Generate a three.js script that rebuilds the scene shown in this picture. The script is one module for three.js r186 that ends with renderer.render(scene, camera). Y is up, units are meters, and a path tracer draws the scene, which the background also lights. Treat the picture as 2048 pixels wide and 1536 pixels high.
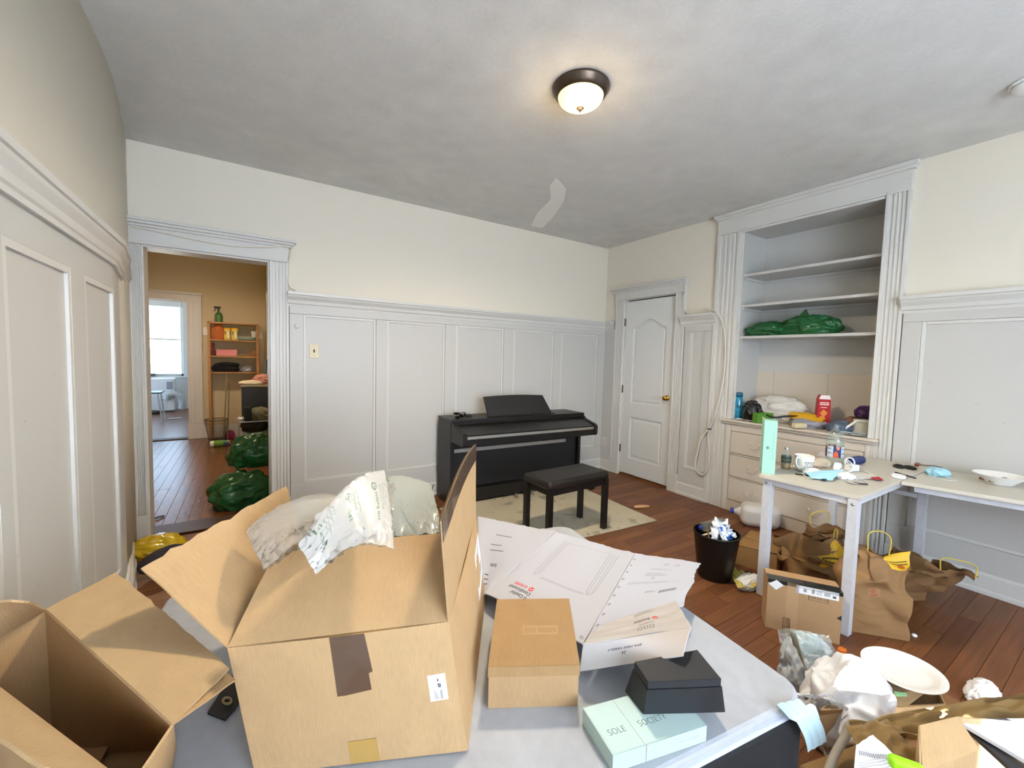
import * as THREE from 'three';
import { RoundedBoxGeometry } from 'three/addons/geometries/RoundedBoxGeometry.js';
import { mergeGeometries } from 'three/addons/utils/BufferGeometryUtils.js';
import { ImprovedNoise } from 'three/addons/math/ImprovedNoise.js';

// ---------------------------------------------------------------- camera, sky, sun, exposure
const scene = new THREE.Scene();
const camera = new THREE.PerspectiveCamera(85.356, 2048 / 1536, 0.05, 200);
camera.position.set(...[-3.944,1.406,3.951]);
camera.rotation.set(-0.06037,-0.56923,0.02602, 'YXZ');
scene.background = new THREE.Color(0.50, 0.74, 1.0);
scene.backgroundIntensity = 4.6;
const sun = new THREE.DirectionalLight(0xfffdf8, 76);
sun.position.set(-1.3 + 0.3, 1.9, 3.5 + 4.4);
sun.target.position.set(-1.3, 0, 3.5);
sun.castShadow = true;
sun.shadow.mapSize.set(2048, 2048);
Object.assign(sun.shadow.camera, { left: -12, right: 12, top: 12, bottom: -12, near: 0.1, far: 60 });
scene.add(sun, sun.target);
const renderer = new THREE.WebGLRenderer({ antialias: true });
renderer.toneMapping = THREE.LinearToneMapping;
renderer.toneMappingExposure = 1.22;
renderer.shadowMap.enabled = true;

// ---------------------------------------------------------------- small helpers
let seed = 7;
const rnd = () => { seed = (seed * 1664525 + 1013904223) >>> 0; return seed / 4294967296; };
const rr = (a, b) => a + (b - a) * rnd();
const noise = new ImprovedNoise();
const nz = (x, y, z = 0) => noise.noise(x, y, z);
const V = (a) => (a.isVector3 ? a.clone() : new THREE.Vector3(...a));
const lerp = (a, b, t) => a + (b - a) * t;
const up = (p, dy) => [p[0], p[1] + dy, p[2]];
const used = {};
function numbered(n) { used[n] = (used[n] ?? -1) + 1; return used[n] ? n + '_' + String(used[n]).padStart(3, '0') : n; }
function tag(o, label, category, group) {
  o.userData = { label, category };
  if (group) o.userData.group = group;
  return o;
}
function thing(name, label, category, pos = [0, 0, 0], turn = 0, group) {
  const o = new THREE.Group();
  o.name = numbered(name); o.position.set(...pos); o.rotation.y = turn;
  scene.add(o);
  return tag(o, label, category, group);
}
function norm(g) {
  let h = g.index ? g.toNonIndexed() : g;
  for (const k of Object.keys(h.attributes)) if (!['position', 'normal', 'uv'].includes(k)) h.deleteAttribute(k);
  if (!h.attributes.normal) h.computeVertexNormals();
  if (!h.attributes.uv) boxUV(h);
  h.morphAttributes = {};
  h.clearGroups();
  return h;
}
function boxUV(g, s = 1) {                       // uv in metres, from the plane each face looks along
  if (g.index) g = g.toNonIndexed();
  if (!g.attributes.normal) g.computeVertexNormals();
  const p = g.attributes.position, n = g.attributes.normal, uv = new Float32Array(p.count * 2);
  for (let i = 0; i < p.count; i += 3) {
    let a = 0, b = 0, c = 0;
    for (let k = 0; k < 3; k++) { a += Math.abs(n.getX(i + k)); b += Math.abs(n.getY(i + k)); c += Math.abs(n.getZ(i + k)); }
    for (let k = 0; k < 3; k++) {
      const j = i + k, x = p.getX(j), y = p.getY(j), z = p.getZ(j);
      const [u, v] = a >= b && a >= c ? [z, y] : b >= c ? [x, z] : [x, y];
      uv[2 * j] = u * s; uv[2 * j + 1] = v * s;
    }
  }
  g.setAttribute('uv', new THREE.BufferAttribute(uv, 2));
  return g;
}
const merge = (list) => { const l = [list].flat().map(norm); return l.length === 1 ? l[0] : mergeGeometries(l); };
function obj(name, geo, material, parent) {
  const m = new THREE.Mesh(merge(geo), material);
  m.castShadow = m.receiveShadow = true;
  if (parent) { m.name = name; parent.add(m); } else { m.name = numbered(name); scene.add(m); }
  return m;
}
const one = (name, geo, material, label, category, group) => tag(obj(name, geo, material), label, category, group);
function struct(name, geo, material, parent) {
  const m = obj(name, geo, material, parent);
  if (!parent) { m.name = name; m.userData = { kind: 'structure' }; }
  return m;
}
function bx(w, h, d, x = 0, y = 0, z = 0, r = 0.003) {     // a box with softened edges, centred on x y z
  const g = r > 0 ? new RoundedBoxGeometry(w, h, d, 1, Math.min(r, w / 2.1, h / 2.1, d / 2.1)) : new THREE.BoxGeometry(w, h, d);
  return boxUV(norm(g.translate(x, y, z)));
}
const b2 = (x0, x1, y0, y1, z0, z1, r = 0.003) => bx(x1 - x0, y1 - y0, z1 - z0, (x0 + x1) / 2, (y0 + y1) / 2, (z0 + z1) / 2, r);
function put(g, x, y, z, ry = 0, rx = 0, rz = 0) {
  return g.applyMatrix4(new THREE.Matrix4().compose(new THREE.Vector3(x, y, z), new THREE.Quaternion().setFromEuler(new THREE.Euler(rx, ry, rz, 'YXZ')), new THREE.Vector3(1, 1, 1)));
}
const lathe = (prof, seg = 40) => norm(new THREE.LatheGeometry(prof.map((q) => new THREE.Vector2(...q)), seg));
function tube(pts, r, closed = false, seg = 0) {
  const c = new THREE.CatmullRomCurve3(pts.map(V), closed, 'centripetal');
  return norm(new THREE.TubeGeometry(c, seg || pts.length * 7, r, 7, closed));
}
function rod(a, b, r, n = 10) {
  const d = V(b).sub(V(a)), g = new THREE.CylinderGeometry(r, r, d.length(), n);
  g.applyQuaternion(new THREE.Quaternion().setFromUnitVectors(new THREE.Vector3(0, 1, 0), d.clone().normalize()));
  const m = V(a).add(V(b)).multiplyScalar(0.5);
  return norm(g.translate(m.x, m.y, m.z));
}
function prism(pts, depth, bevel = 0) {                    // outline in x y, thickness along +z
  const s = new THREE.Shape(pts.map((q) => new THREE.Vector2(...q)));
  const g = new THREE.ExtrudeGeometry(s, { depth: depth - 2 * bevel, bevelEnabled: bevel > 0, bevelSize: bevel, bevelThickness: bevel, bevelOffset: -bevel, bevelSegments: 2 });
  return boxUV(norm(g.translate(0, 0, bevel)));
}
const quad = (p0, p1, p2, p3) => { const [a, b, c, d] = [p0, p1, p2, p3].map(V); return (u, v) => a.clone().lerp(b, u).lerp(d.clone().lerp(c, u), v); };
function sheet(f, nu, nv, t, o = {}) {                     // a surface f(u, v) given a thickness; uv 0..1, or metres with o.metres
  const P = [], N = [], e = 1e-3, top = [], bot = [];
  for (let j = 0; j <= nv; j++) for (let i = 0; i <= nu; i++) {
    const u = i / nu, v = j / nv, p = f(u, v);
    const du = f(Math.min(u + e, 1), v).sub(f(Math.max(u - e, 0), v)), dv = f(u, Math.min(v + e, 1)).sub(f(u, Math.max(v - e, 0)));
    const n = dv.cross(du).normalize();
    if (!isFinite(n.x) || n.lengthSq() < 0.5) n.set(0, 1, 0);
    P.push(p); N.push(n);
    const th = typeof t === 'function' ? t(u, v) : t;
    top.push(p.clone().addScaledVector(n, (o.off ?? 0) + th / 2)); bot.push(p.clone().addScaledVector(n, (o.off ?? 0) - th / 2));
  }
  const pos = [], uv = [], nor = [], at = (i, j) => j * (nu + 1) + i;
  const lu = o.metres ? f(0, 0.5).distanceTo(f(1, 0.5)) : 1, lv = o.metres ? f(0.5, 0).distanceTo(f(0.5, 1)) : 1;
  const push = (q, k, n, i, j) => { pos.push(...q.toArray()); nor.push(...n.toArray()); uv.push(i / nu * lu, (1 - j / nv) * lv); };
  const neg = N.map((n) => n.clone().negate());
  for (let j = 0; j < nv; j++) for (let i = 0; i < nu; i++) {
    const c = [[i, j], [i, j + 1], [i + 1, j + 1], [i, j], [i + 1, j + 1], [i + 1, j]];
    for (const [a, b] of c) push(top[at(a, b)], 0, N[at(a, b)], a, b);
    if (!o.single) for (const [a, b] of [c[0], c[2], c[1], c[3], c[5], c[4]]) push(bot[at(a, b)], 0, neg[at(a, b)], a, b);
  }
  if (!o.single && !o.open) {
    const rim = [];
    for (let i = 0; i < nu; i++) rim.push([i, 0, i + 1, 0], [i + 1, nv, i, nv]);
    for (let j = 0; j < nv; j++) rim.push([0, j + 1, 0, j], [nu, j, nu, j + 1]);
    for (const [a, b, c, d] of rim) {
      const A = top[at(a, b)], B = top[at(c, d)], C = bot[at(c, d)], D = bot[at(a, b)];
      const n = B.clone().sub(A).cross(C.clone().sub(A)).normalize();
      if (!isFinite(n.x)) n.set(0, 1, 0);
      for (const [q, i, j] of [[A, a, b], [B, c, d], [C, c, d], [A, a, b], [C, c, d], [D, a, b]]) push(q, 0, n, i, j);
    }
  }
  const g = new THREE.BufferGeometry();
  g.setAttribute('position', new THREE.Float32BufferAttribute(pos, 3));
  g.setAttribute('normal', new THREE.Float32BufferAttribute(nor, 3));
  g.setAttribute('uv', new THREE.Float32BufferAttribute(uv, 2));
  return g;
}
const board = (p0, p1, p2, p3, t = 0.005, n = 2, o = { metres: true }) => sheet(quad(p0, p1, p2, p3), n, n, t, o);
function flap(p0, p1, p2, p3, t, sd, bend = 0, ragged = 0, n = 14) {   // cardboard flap, hinged along p0-p1, free edge p3-p2
  const q = quad(p0, p1, p2, p3), nn = V(p1).sub(V(p0)).cross(V(p3).sub(V(p0))).normalize();
  return sheet((u, v) => {
    const w = v + (v > 0.6 ? ragged * (v - 0.6) / 0.4 * (nz(u * 9, sd, 0.3) + 0.6 * nz(u * 31, sd, 5.3)) : 0);
    return q(u, w).addScaledVector(nn, bend * Math.sin(Math.PI * v * 0.5) ** 2 + 0.004 * nz(u * 3, v * 3, sd) * v);
  }, n, n, t, { metres: true });
}
function pillow(f, thick, nu, nv, wr, sd) {                // a sealed, inflated plastic bag round the surface f
  const t = (u, v) => {
    const a = Math.max(0, 1 - Math.abs(2 * u - 1) ** 2.6), b = Math.max(0, 1 - Math.abs(2 * v - 1) ** 2.6);
    return 0.0012 + thick * Math.sqrt(a * b) * (1 + 0.12 * nz(u * 4, v * 4, sd));
  };
  const g0 = (u, v) => {
    const eu = Math.abs(2 * u - 1) ** 4, ev = Math.abs(2 * v - 1) ** 4;
    const k = wr * (0.12 + eu * (0.8 + 0.5 * Math.sin(v * 46 + 3 * nz(v * 5, sd))) + ev * (0.8 + 0.5 * Math.sin(u * 40 + 3 * nz(u * 5, sd))));
    return f(u, v).add(new THREE.Vector3(nz(u * 3, v * 9, sd), nz(u * 8, v * 5, sd + 9) + 0.5 * nz(u * 20, v * 20, sd), nz(v * 8, u * 3, sd + 3)).multiplyScalar(k));
  };
  return sheet(g0, nu, nv, t, {});
}
function blob(rx, ry, rz, sd, o = {}) {                    // a crumpled lump: ridged folds on a flattened ball, its base on y = 0
  const g = new THREE.IcosahedronGeometry(1, o.detail ?? 14), p = g.attributes.position, f = o.freq ?? 2.2, a = o.amp ?? 0.28;
  for (let i = 0; i < p.count; i++) {
    const v = new THREE.Vector3().fromBufferAttribute(p, i).normalize();
    const wx = v.x + 0.35 * nz(v.x * 1.6, v.y * 1.6 + sd, v.z * 1.6), wz = v.z + 0.35 * nz(v.z * 1.6 + sd, v.x * 1.6, v.y * 1.6), vy = v.y * (o.long ?? 0.6);
    const r1 = 1 - 2 * Math.abs(nz(wx * f + sd, vy * f, wz * f)), r2 = 1 - 2 * Math.abs(nz(wx * f * 2.1, vy * f * 2.1 + sd, wz * f * 2.1)), r3 = nz(v.x * f * 4, v.y * f * 4, v.z * f * 4 + sd);
    const k = 1 + a * (0.62 * r1 + 0.24 * r2 + 0.08 * r3 - 0.45);
    let y = v.y * k;
    if (y < -(o.flat ?? 0.55)) y = -(o.flat ?? 0.55) + (y + (o.flat ?? 0.55)) * 0.05;
    p.setXYZ(i, v.x * k * rx, (y + (o.flat ?? 0.55)) * ry, v.z * k * rz);
  }
  g.computeVertexNormals();
  const q = norm(g);
  if (!o.hard) smooth(q);
  return boxUV(q);
}
function smooth(g) {                                       // shared normals where vertices meet
  const p = g.attributes.position, n = g.attributes.normal, m = new Map(), key = (i) => Math.round(p.getX(i) * 5e4) + ',' + Math.round(p.getY(i) * 5e4) + ',' + Math.round(p.getZ(i) * 5e4);
  for (let i = 0; i < p.count; i++) { const k = key(i), s = m.get(k) ?? [0, 0, 0]; s[0] += n.getX(i); s[1] += n.getY(i); s[2] += n.getZ(i); m.set(k, s); }
  for (let i = 0; i < p.count; i++) { const s = m.get(key(i)), l = Math.hypot(...s) || 1; n.setXYZ(i, s[0] / l, s[1] / l, s[2] / l); }
  return g;
}

// ---------------------------------------------------------------- textures and materials
function canvas(w, h, draw) {
  const c = document.createElement('canvas'); c.width = w; c.height = h;
  const x = c.getContext('2d'); draw(x, w, h);
  const t = new THREE.CanvasTexture(c);
  t.colorSpace = THREE.SRGBColorSpace; t.anisotropy = 8;
  return t;
}
function field(n, fn, srgb = true) {                       // grey or rgb noise tile
  const d = new Uint8Array(n * n * 4);
  for (let j = 0; j < n; j++) for (let i = 0; i < n; i++) {
    const c = fn(i, j); const k = (j * n + i) * 4;
    for (let q = 0; q < 3; q++) d[k + q] = Math.max(0, Math.min(255, Array.isArray(c) ? c[q] : c));
    d[k + 3] = 255;
  }
  const t = new THREE.DataTexture(d, n, n);
  t.magFilter = THREE.LinearFilter; t.minFilter = THREE.LinearMipmapLinearFilter; t.generateMipmaps = true;
  t.wrapS = t.wrapT = THREE.RepeatWrapping;
  if (srgb) t.colorSpace = THREE.SRGBColorSpace;
  t.needsUpdate = true;
  return t;
}
function tiled(n, x, y, fx, fy, z = 0) {                   // noise that repeats over the tile
  const u = x / n, v = y / n, a = nz(u * fx, v * fy, z), b = nz((u - 1) * fx, v * fy, z), c = nz(u * fx, (v - 1) * fy, z), d = nz((u - 1) * fx, (v - 1) * fy, z);
  return lerp(lerp(a, b, u), lerp(c, d, u), v);
}
const rep = (t, x, y = x, ox = 0, oy = 0) => { const c = t.clone(); c.wrapS = c.wrapT = THREE.RepeatWrapping; c.repeat.set(x, y); c.offset.set(ox, oy); c.needsUpdate = true; return c; };
const T = {};
T.fine = field(256, (i, j) => 128 + 60 * tiled(256, i, j, 40, 40) + 50 * tiled(256, i, j, 90, 90, 4) + 20 * (rnd() - 0.5), false);
T.soft = field(256, (i, j) => 236 + 12 * tiled(256, i, j, 6, 6) + 10 * tiled(256, i, j, 22, 22, 3) + 6 * (rnd() - 0.5));
T.card = field(512, (i, j) => { const s = 226 + 10 * tiled(512, i, j, 7, 5) + 9 * tiled(512, i, j, 60, 18, 2) + 10 * tiled(512, i, j, 160, 160, 5) + 3 * Math.sin(i / 512 * Math.PI * 2 * 64) + 8 * (rnd() - 0.5); return [s, s * 0.985, s * 0.955]; });
T.cardBump = field(256, (i, j) => 128 + 26 * Math.sin(i / 256 * Math.PI * 2 * 32) + 50 * tiled(256, i, j, 12, 12) + 30 * tiled(256, i, j, 60, 60, 3), false);
T.wood = field(512, (i, j) => { const g = tiled(512, i, j, 3, 60) * 30 + tiled(512, i, j, 5, 150, 7) * 26 + tiled(512, i, j, 2, 14, 3) * 22; const s = 214 + g; return [s, s * 0.97 - 3, s * 0.93 - 6]; });
T.rug = field(512, (i, j) => { const st = Math.max(0, tiled(512, i, j, 9, 9, 2) - 0.18) * 150 + Math.max(0, tiled(512, i, j, 26, 26, 8) - 0.28) * 190, s = 232 - st + 14 * tiled(512, i, j, 5, 5) + 14 * (rnd() - 0.5) + 12 * tiled(512, i, j, 120, 120); return [s, s * 0.995, s * 0.97]; });
T.kraft = field(256, (i, j) => { const s = 224 + 16 * tiled(256, i, j, 5, 9) + 12 * tiled(256, i, j, 50, 14, 6) + 8 * (rnd() - 0.5); return [s, s * 0.98, s * 0.94]; });
T.crumple = field(256, (i, j) => 128 + 150 * (0.5 - Math.abs(tiled(256, i, j, 8, 8))) * 0.7 + 80 * (0.5 - Math.abs(tiled(256, i, j, 19, 19, 3))) * 0.7 - 60, false);
T.scuff = field(512, (i, j) => { const a = Math.max(0, tiled(512, i, j, 30, 90, 2) - 0.52) * 200, b = Math.max(0, tiled(512, i, j, 60, 30, 9) - 0.55) * 200, s = 246 - Math.min(70, a + b) + 4 * (rnd() - 0.5); return [s, s * 0.995, s * 0.98]; });

const mat = (hex, o = {}) => new THREE.MeshStandardMaterial({ color: hex, roughness: 0.6, ...o });
const phys = (hex, o = {}) => new THREE.MeshPhysicalMaterial({ color: hex, roughness: 0.5, ...o });
const cardMat = (hex, sx = 2.2, o = {}) => mat(hex, { map: rep(T.card, sx), bumpMap: rep(T.cardBump, sx * 3), bumpScale: 0.0003, roughness: 0.82, ...o });
const M = {
  cream: mat(0xe4dece, { roughness: 0.75, bumpMap: rep(T.fine, 2.5), bumpScale: 0.0005 }),
  ceiling: mat(0xeaeae6, { roughness: 0.9, bumpMap: rep(T.fine, 1.6), bumpScale: 0.0015, map: rep(T.soft, 0.35) }),
  white: mat(0xcdcecd, { roughness: 0.42, map: rep(T.scuff, 0.9), bumpMap: rep(T.fine, 3), bumpScale: 0.0003 }),
  trim: mat(0xdcdddb, { roughness: 0.38, map: rep(T.scuff, 1.3, 0.8), bumpMap: rep(T.fine, 4), bumpScale: 0.0002 }),
  door: mat(0xe4e7e8, { roughness: 0.4, map: rep(T.scuff, 1.1, 0.7) }),
  drawer: mat(0xd6cec2, { roughness: 0.45, map: rep(T.scuff, 1.1) }),
  dirtyWhite: mat(0xd2cdbd, { roughness: 0.5, map: rep(T.scuff, 1.6) }),
  black: mat(0x0b0a0a, { roughness: 0.42, bumpMap: rep(T.fine, 6), bumpScale: 0.0002 }),
  blackGloss: mat(0x0a0a0b, { roughness: 0.22 }),
  blackMatte: mat(0x17181a, { roughness: 0.7 }),
  silver: mat(0xb9bab6, { metalness: 0.85, roughness: 0.38 }),
  chrome: mat(0xd8d8d6, { metalness: 1, roughness: 0.16 }),
  brass: mat(0xc79a45, { metalness: 1, roughness: 0.2 }),
  bronze: mat(0x5c5046, { metalness: 0.95, roughness: 0.32 }),
  deskTop: mat(0xd0cdc2, { roughness: 0.45, map: rep(T.scuff, 1.2) }),
  deskMetal: mat(0xdcdfe4, { roughness: 0.35, map: rep(T.soft, 2) }),
  plastic: mat(0xeef0ee, { roughness: 0.35 }),
  paper: mat(0xe9e9e6, { roughness: 0.85, map: rep(T.soft, 3) }),
  tissue: mat(0xf1f3f4, { roughness: 0.95 }),
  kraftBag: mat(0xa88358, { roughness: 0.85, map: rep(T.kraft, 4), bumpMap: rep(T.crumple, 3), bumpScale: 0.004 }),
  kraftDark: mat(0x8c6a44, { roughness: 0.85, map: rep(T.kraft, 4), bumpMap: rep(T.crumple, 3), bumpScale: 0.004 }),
  clear: phys(0xf4faf8, { roughness: 0.12, transmission: 0.9, thickness: 0, clearcoat: 0.4, bumpMap: rep(T.crumple, 1.5), bumpScale: 0.002 }),
  clearSolid: phys(0xeef5f1, { roughness: 0.06, transmission: 0.92, thickness: 0 }),
  green: mat(0x1c5a30, { roughness: 0.28, bumpMap: rep(T.crumple, 3), bumpScale: 0.0025 }),
  pine: mat(0xcfa46d, { roughness: 0.6, map: rep(T.wood, 1, 3) }),
  yellow: mat(0xe9b81c, { roughness: 0.5 }),
  maskBlue: mat(0xa6d8ea, { roughness: 0.9 }),
};

// ================================================================ the room: floor, ceiling, walls
function slabFlat(pts, y0, y1) { const g = prism(pts.map(([x, z]) => [x, -z]), y1 - y0); g.applyMatrix4(new THREE.Matrix4().makeRotationX(-Math.PI / 2)); return boxUV(g.translate(0, y0, 0)); }
const H = 2.85;
M.floorBase = mat(0x2a1a10, { roughness: 0.7 });
const woods = [0x87573a, 0x8f5f3c, 0x7d4e30, 0x96653f, 0x895a36];
M.plank = woods.map((c, i) => mat(c, { map: rep(T.wood, 1, 1, i * 0.19, i * 0.23), roughness: 0.5, bumpMap: rep(T.fine, 2, 2, i * 0.3), bumpScale: 0.0008 }));
M.plankHall = woods.map((c, i) => mat(c, { map: rep(T.wood, 1, 1, i * 0.19, i * 0.23), roughness: 0.26, bumpMap: rep(T.crumple, 1.3, 1.3, i * 0.3), bumpScale: 0.0016 }));
const floor = struct('floor', [b2(-4.9, 0.2, -0.2, -0.014, -0.15, 6.8, 0), b2(-5.5, -3.5, -0.2, -0.014, -4.4, -0.15, 0)], M.floorBase);
const PL = [0.7, 1.1, 1.5].map((l) => bx(l - 0.002, 0.014, 0.0815, 0, -0.007, 0, 0.0012));
let rowN = 0;
for (let z = 0.045; z < 6.6; z += 0.083) {
  let x = -4.68 - (rowN++ * 0.37) % 0.9;
  while (x < 0) {
    const k = Math.floor(rnd() * 3), l = [0.7, 1.1, 1.5][k] * (z > 3.4 || z < 0.3 ? 1.5 : 1.15);
    const m = new THREE.Mesh(PL[k], M.plank[Math.floor(rnd() * 5)]);
    m.name = 'plank'; m.castShadow = m.receiveShadow = true;
    const x0 = Math.max(x, -4.68), x1 = Math.min(x + l, 0.02);
    if (x1 > x0 + 0.01) { m.scale.x = (x1 - x0 - 0.001) / ([0.7, 1.1, 1.5][k]); m.position.set((x0 + x1) / 2, rr(-0.0006, 0), z); floor.add(m); }
    x += l;
  }
}
for (let x = -5.4; x < -3.6; x += 0.083) for (let z = -4.33 - rr(0, 0.8); z < -0.25;) {
  const k = 1 + Math.floor(rnd() * 2), l = [0.7, 1.1, 1.5][k] * 1.35, z0 = Math.max(z, -4.33), z1 = Math.min(z + l, -0.24);
  const m = new THREE.Mesh(PL[k], M.plankHall[Math.floor(rnd() * 5)]);
  m.name = 'plank'; m.castShadow = m.receiveShadow = true; m.rotation.y = Math.PI / 2;
  if (z1 > z0 + 0.01) { m.scale.x = (z1 - z0 - 0.001) / [0.7, 1.1, 1.5][k]; m.position.set(x, rr(-0.0008, 0), (z0 + z1) / 2); floor.add(m); }
  z += l;
}
struct('threshold', b2(-4.56, -3.777, -0.014, 0.012, -0.27, -0.02, 0.005), mat(0x4d2b18, { map: rep(T.wood, 1, 2), roughness: 0.4 }), floor);
struct('threshold', b2(0.0, 0.14, -0.014, 0.018, 0.33, 1.07, 0.005), mat(0x8a5a30, { map: rep(T.wood, 2, 1), roughness: 0.45 }), floor);
const ceiling = struct('ceiling', b2(-4.9, 0.2, H, H + 0.15, -0.15, 6.8, 0), M.ceiling);
{
  const P = [[-1.323,2.849,0.154], [-1.511,2.849,0.533], [-1.617,2.849,0.885], [-1.797,2.849,1.102], [-1.852,2.849,1.251], [-1.651,2.849,1.133], [-1.494,2.849,0.917], [-1.32,2.849,0.551], [-1.183,2.849,0.174]];
  struct('plaster_patch', slabFlat(P.map((p) => [p[0], p[2]]), H - 0.0025, H + 0.001), mat(0xf3f2ee, { roughness: 0.9, bumpMap: rep(T.fine, 2), bumpScale: 0.001 }), ceiling);
}

// back wall with the doorway to the hall
const DX0 = -4.56, DX1 = -3.777, DY = 2.144;
const wallBack = struct('wall_back', [b2(-5.7, DX0, 0, 3.05, -0.15, 0, 0), b2(DX1, 0.15, 0, 3.05, -0.15, 0, 0), b2(DX0, DX1, DY, 3.05, -0.15, 0, 0)], M.cream);
// right wall with the closet door and the niche for the built-in cupboard
const DZ0 = 0.335, DZ1 = 1.064, NZ0 = 1.742, NZ1 = 2.785, NY = 2.655;
const wallRight = struct('wall_right', [
  b2(0, 0.15, 0, H, -0.15, DZ0, 0), b2(0, 0.15, 2.16, H, DZ0, DZ1, 0), b2(0.1, 0.15, 0, 2.16, DZ0, DZ1, 0), b2(0, 0.15, 0, H, DZ1, NZ0, 0),
  b2(0, 0.15, NY, H, NZ0, NZ1, 0), b2(0, 0.15, 0, H, NZ1, 4.6, 0), b2(0, 0.15, 0, 0.75, 4.6, 6.2, 0), b2(0, 0.15, 2.5, H, 4.6, 6.2, 0), b2(0, 0.15, 0, H, 6.2, 6.75, 0)], M.cream);
// front wall, behind the camera, with the windows that light the room
struct('wall_front', [
  b2(-4.9, -4.3, 0, H, 6.6, 6.75, 0), b2(-4.3, -2.12, 0, 0.6, 6.6, 6.75, 0), b2(-4.3, -2.12, 2.5, H, 6.6, 6.75, 0), b2(-2.12, -2.02, 0, H, 6.6, 6.75, 0),
  b2(-2.02, -1.78, 0, 1.1, 6.6, 6.75, 0), b2(-2.02, -1.78, 1.75, H, 6.6, 6.75, 0), b2(-1.78, 0.15, 0, H, 6.6, 6.75, 0)], M.cream);
function windowFrame(name, m, w, h) {                       // opening w x h, its sill at y = 0, seen from +z
  const g = new THREE.Group(); g.name = name; g.userData = { kind: 'structure' }; scene.add(g);
  g.applyMatrix4(m);
  struct('window_casing', [b2(-w / 2 - 0.1, -w / 2, -0.02, h + 0.1, 0, 0.025), b2(w / 2, w / 2 + 0.1, -0.02, h + 0.1, 0, 0.025), b2(-w / 2 - 0.1, w / 2 + 0.1, h, h + 0.12, 0, 0.03)], M.trim, g);
  struct('window_sill', b2(-w / 2 - 0.12, w / 2 + 0.12, -0.05, -0.015, -0.05, 0.06), M.trim, g);
  struct('sash', [b2(-w / 2, -w / 2 + 0.035, 0, h, -0.1, -0.06), b2(w / 2 - 0.035, w / 2, 0, h, -0.1, -0.06), b2(-w / 2, w / 2, 0, 0.04, -0.1, -0.06), b2(-w / 2, w / 2, h - 0.04, h, -0.1, -0.06), b2(-w / 2, w / 2, h / 2 - 0.015, h / 2 + 0.015, -0.1, -0.06)], M.trim, g);
  return g;
}
const turnY = (a, x, y, z) => new THREE.Matrix4().makeRotationY(a).setPosition(x, y, z);
windowFrame('window_1', turnY(Math.PI, -3.21, 0.6, 6.6), 2.18, 1.9);
windowFrame('added_window_2', turnY(Math.PI, -1.9, 1.1, 6.6), 0.24, 0.65);  // slit window invented to let in only the narrow sun strip
windowFrame('window_3', turnY(-Math.PI / 2, 0, 0.75, 5.4), 1.6, 1.75);
// thin white curtains added out of view to diffuse the sun into soft light
const sheer = phys(0xe6efff, { roughness: 1, transmission: 0.55, thickness: 0 });
const drape = (w, h) => sheet((u, v) => new THREE.Vector3((u - 0.5) * w, h * (1 - v), 0.02 * Math.sin(u * w * 46) + 0.01 * Math.sin(u * w * 17)), Math.round(w * 70), 4, 0.0006, { single: true });
one('diffuser', drape(2.22, 2.1).applyMatrix4(turnY(Math.PI, -3.21, 0.5, 6.5)), sheer, 'sheer white curtain added unseen at the wide window to soften the sun', 'diffuser');
one('diffuser', drape(1.8, 2.0).applyMatrix4(turnY(-Math.PI / 2, -0.1, 0.62, 5.4)), sheer, 'sheer white curtain added unseen at the side window to soften the sun', 'diffuser');

// mouldings
const CAP = [[0, 1.795], [0.026, 1.795], [0.03, 1.812], [0.04, 1.82], [0.046, 1.845], [0.07, 1.872], [0.074, 1.884], [0.086, 1.888], [0.088, 1.911], [0, 1.915]];
const BASE = [[0, 0], [0.038, 0], [0.038, 0.022], [0.03, 0.034], [0.03, 0.118], [0.024, 0.135], [0.014, 0.146], [0.012, 0.158], [0, 0.16]];
function sweep(prof, path) {                                // profile (out, y) along path points { p: [x, z], n: [nx, nz] }
  const pos = [], at = (q, s) => [s.p[0] + s.n[0] * q[0], q[1], s.p[1] + s.n[1] * q[0]];
  for (let k = 0; k + 1 < path.length; k++) for (let i = 0; i < prof.length; i++) {
    const a = at(prof[i], path[k]), b = at(prof[(i + 1) % prof.length], path[k]), c = at(prof[(i + 1) % prof.length], path[k + 1]), d = at(prof[i], path[k + 1]);
    pos.push(...a, ...b, ...c, ...a, ...c, ...d);
  }
  for (const [k, f] of [[0, 1], [path.length - 1, -1]]) {
    const tri = THREE.ShapeUtils.triangulateShape(prof.map((q) => new THREE.Vector2(...q)), []);
    for (const t of tri) for (const i of f > 0 ? t : [t[0], t[2], t[1]]) pos.push(...at(prof[i], path[k]));
  }
  const g = new THREE.BufferGeometry();
  g.setAttribute('position', new THREE.Float32BufferAttribute(pos, 3));
  g.computeVertexNormals();
  return boxUV(g);
}
const lineBack = (x0, x1, o = 0) => [{ p: [x0, o], n: [0, 1] }, { p: [x1, o], n: [0, 1] }];
const lineRight = (z0, z1, o = 0) => [{ p: [-o, z1], n: [-1, 0] }, { p: [-o, z0], n: [-1, 0] }].reverse();
const rect = (o0, o1, y0, y1) => [[o0, y0], [o1, y0], [o1, y1], [o0, y1]];
function bars(a, b, y0, y1, w, mk) {                        // a moulding frame just inside a panel
  return [mk(a, a + w, y0, y1), mk(b - w, b, y0, y1), mk(a + w, b - w, y0, y0 + w), mk(a + w, b - w, y1 - w, y1)];
}
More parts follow.
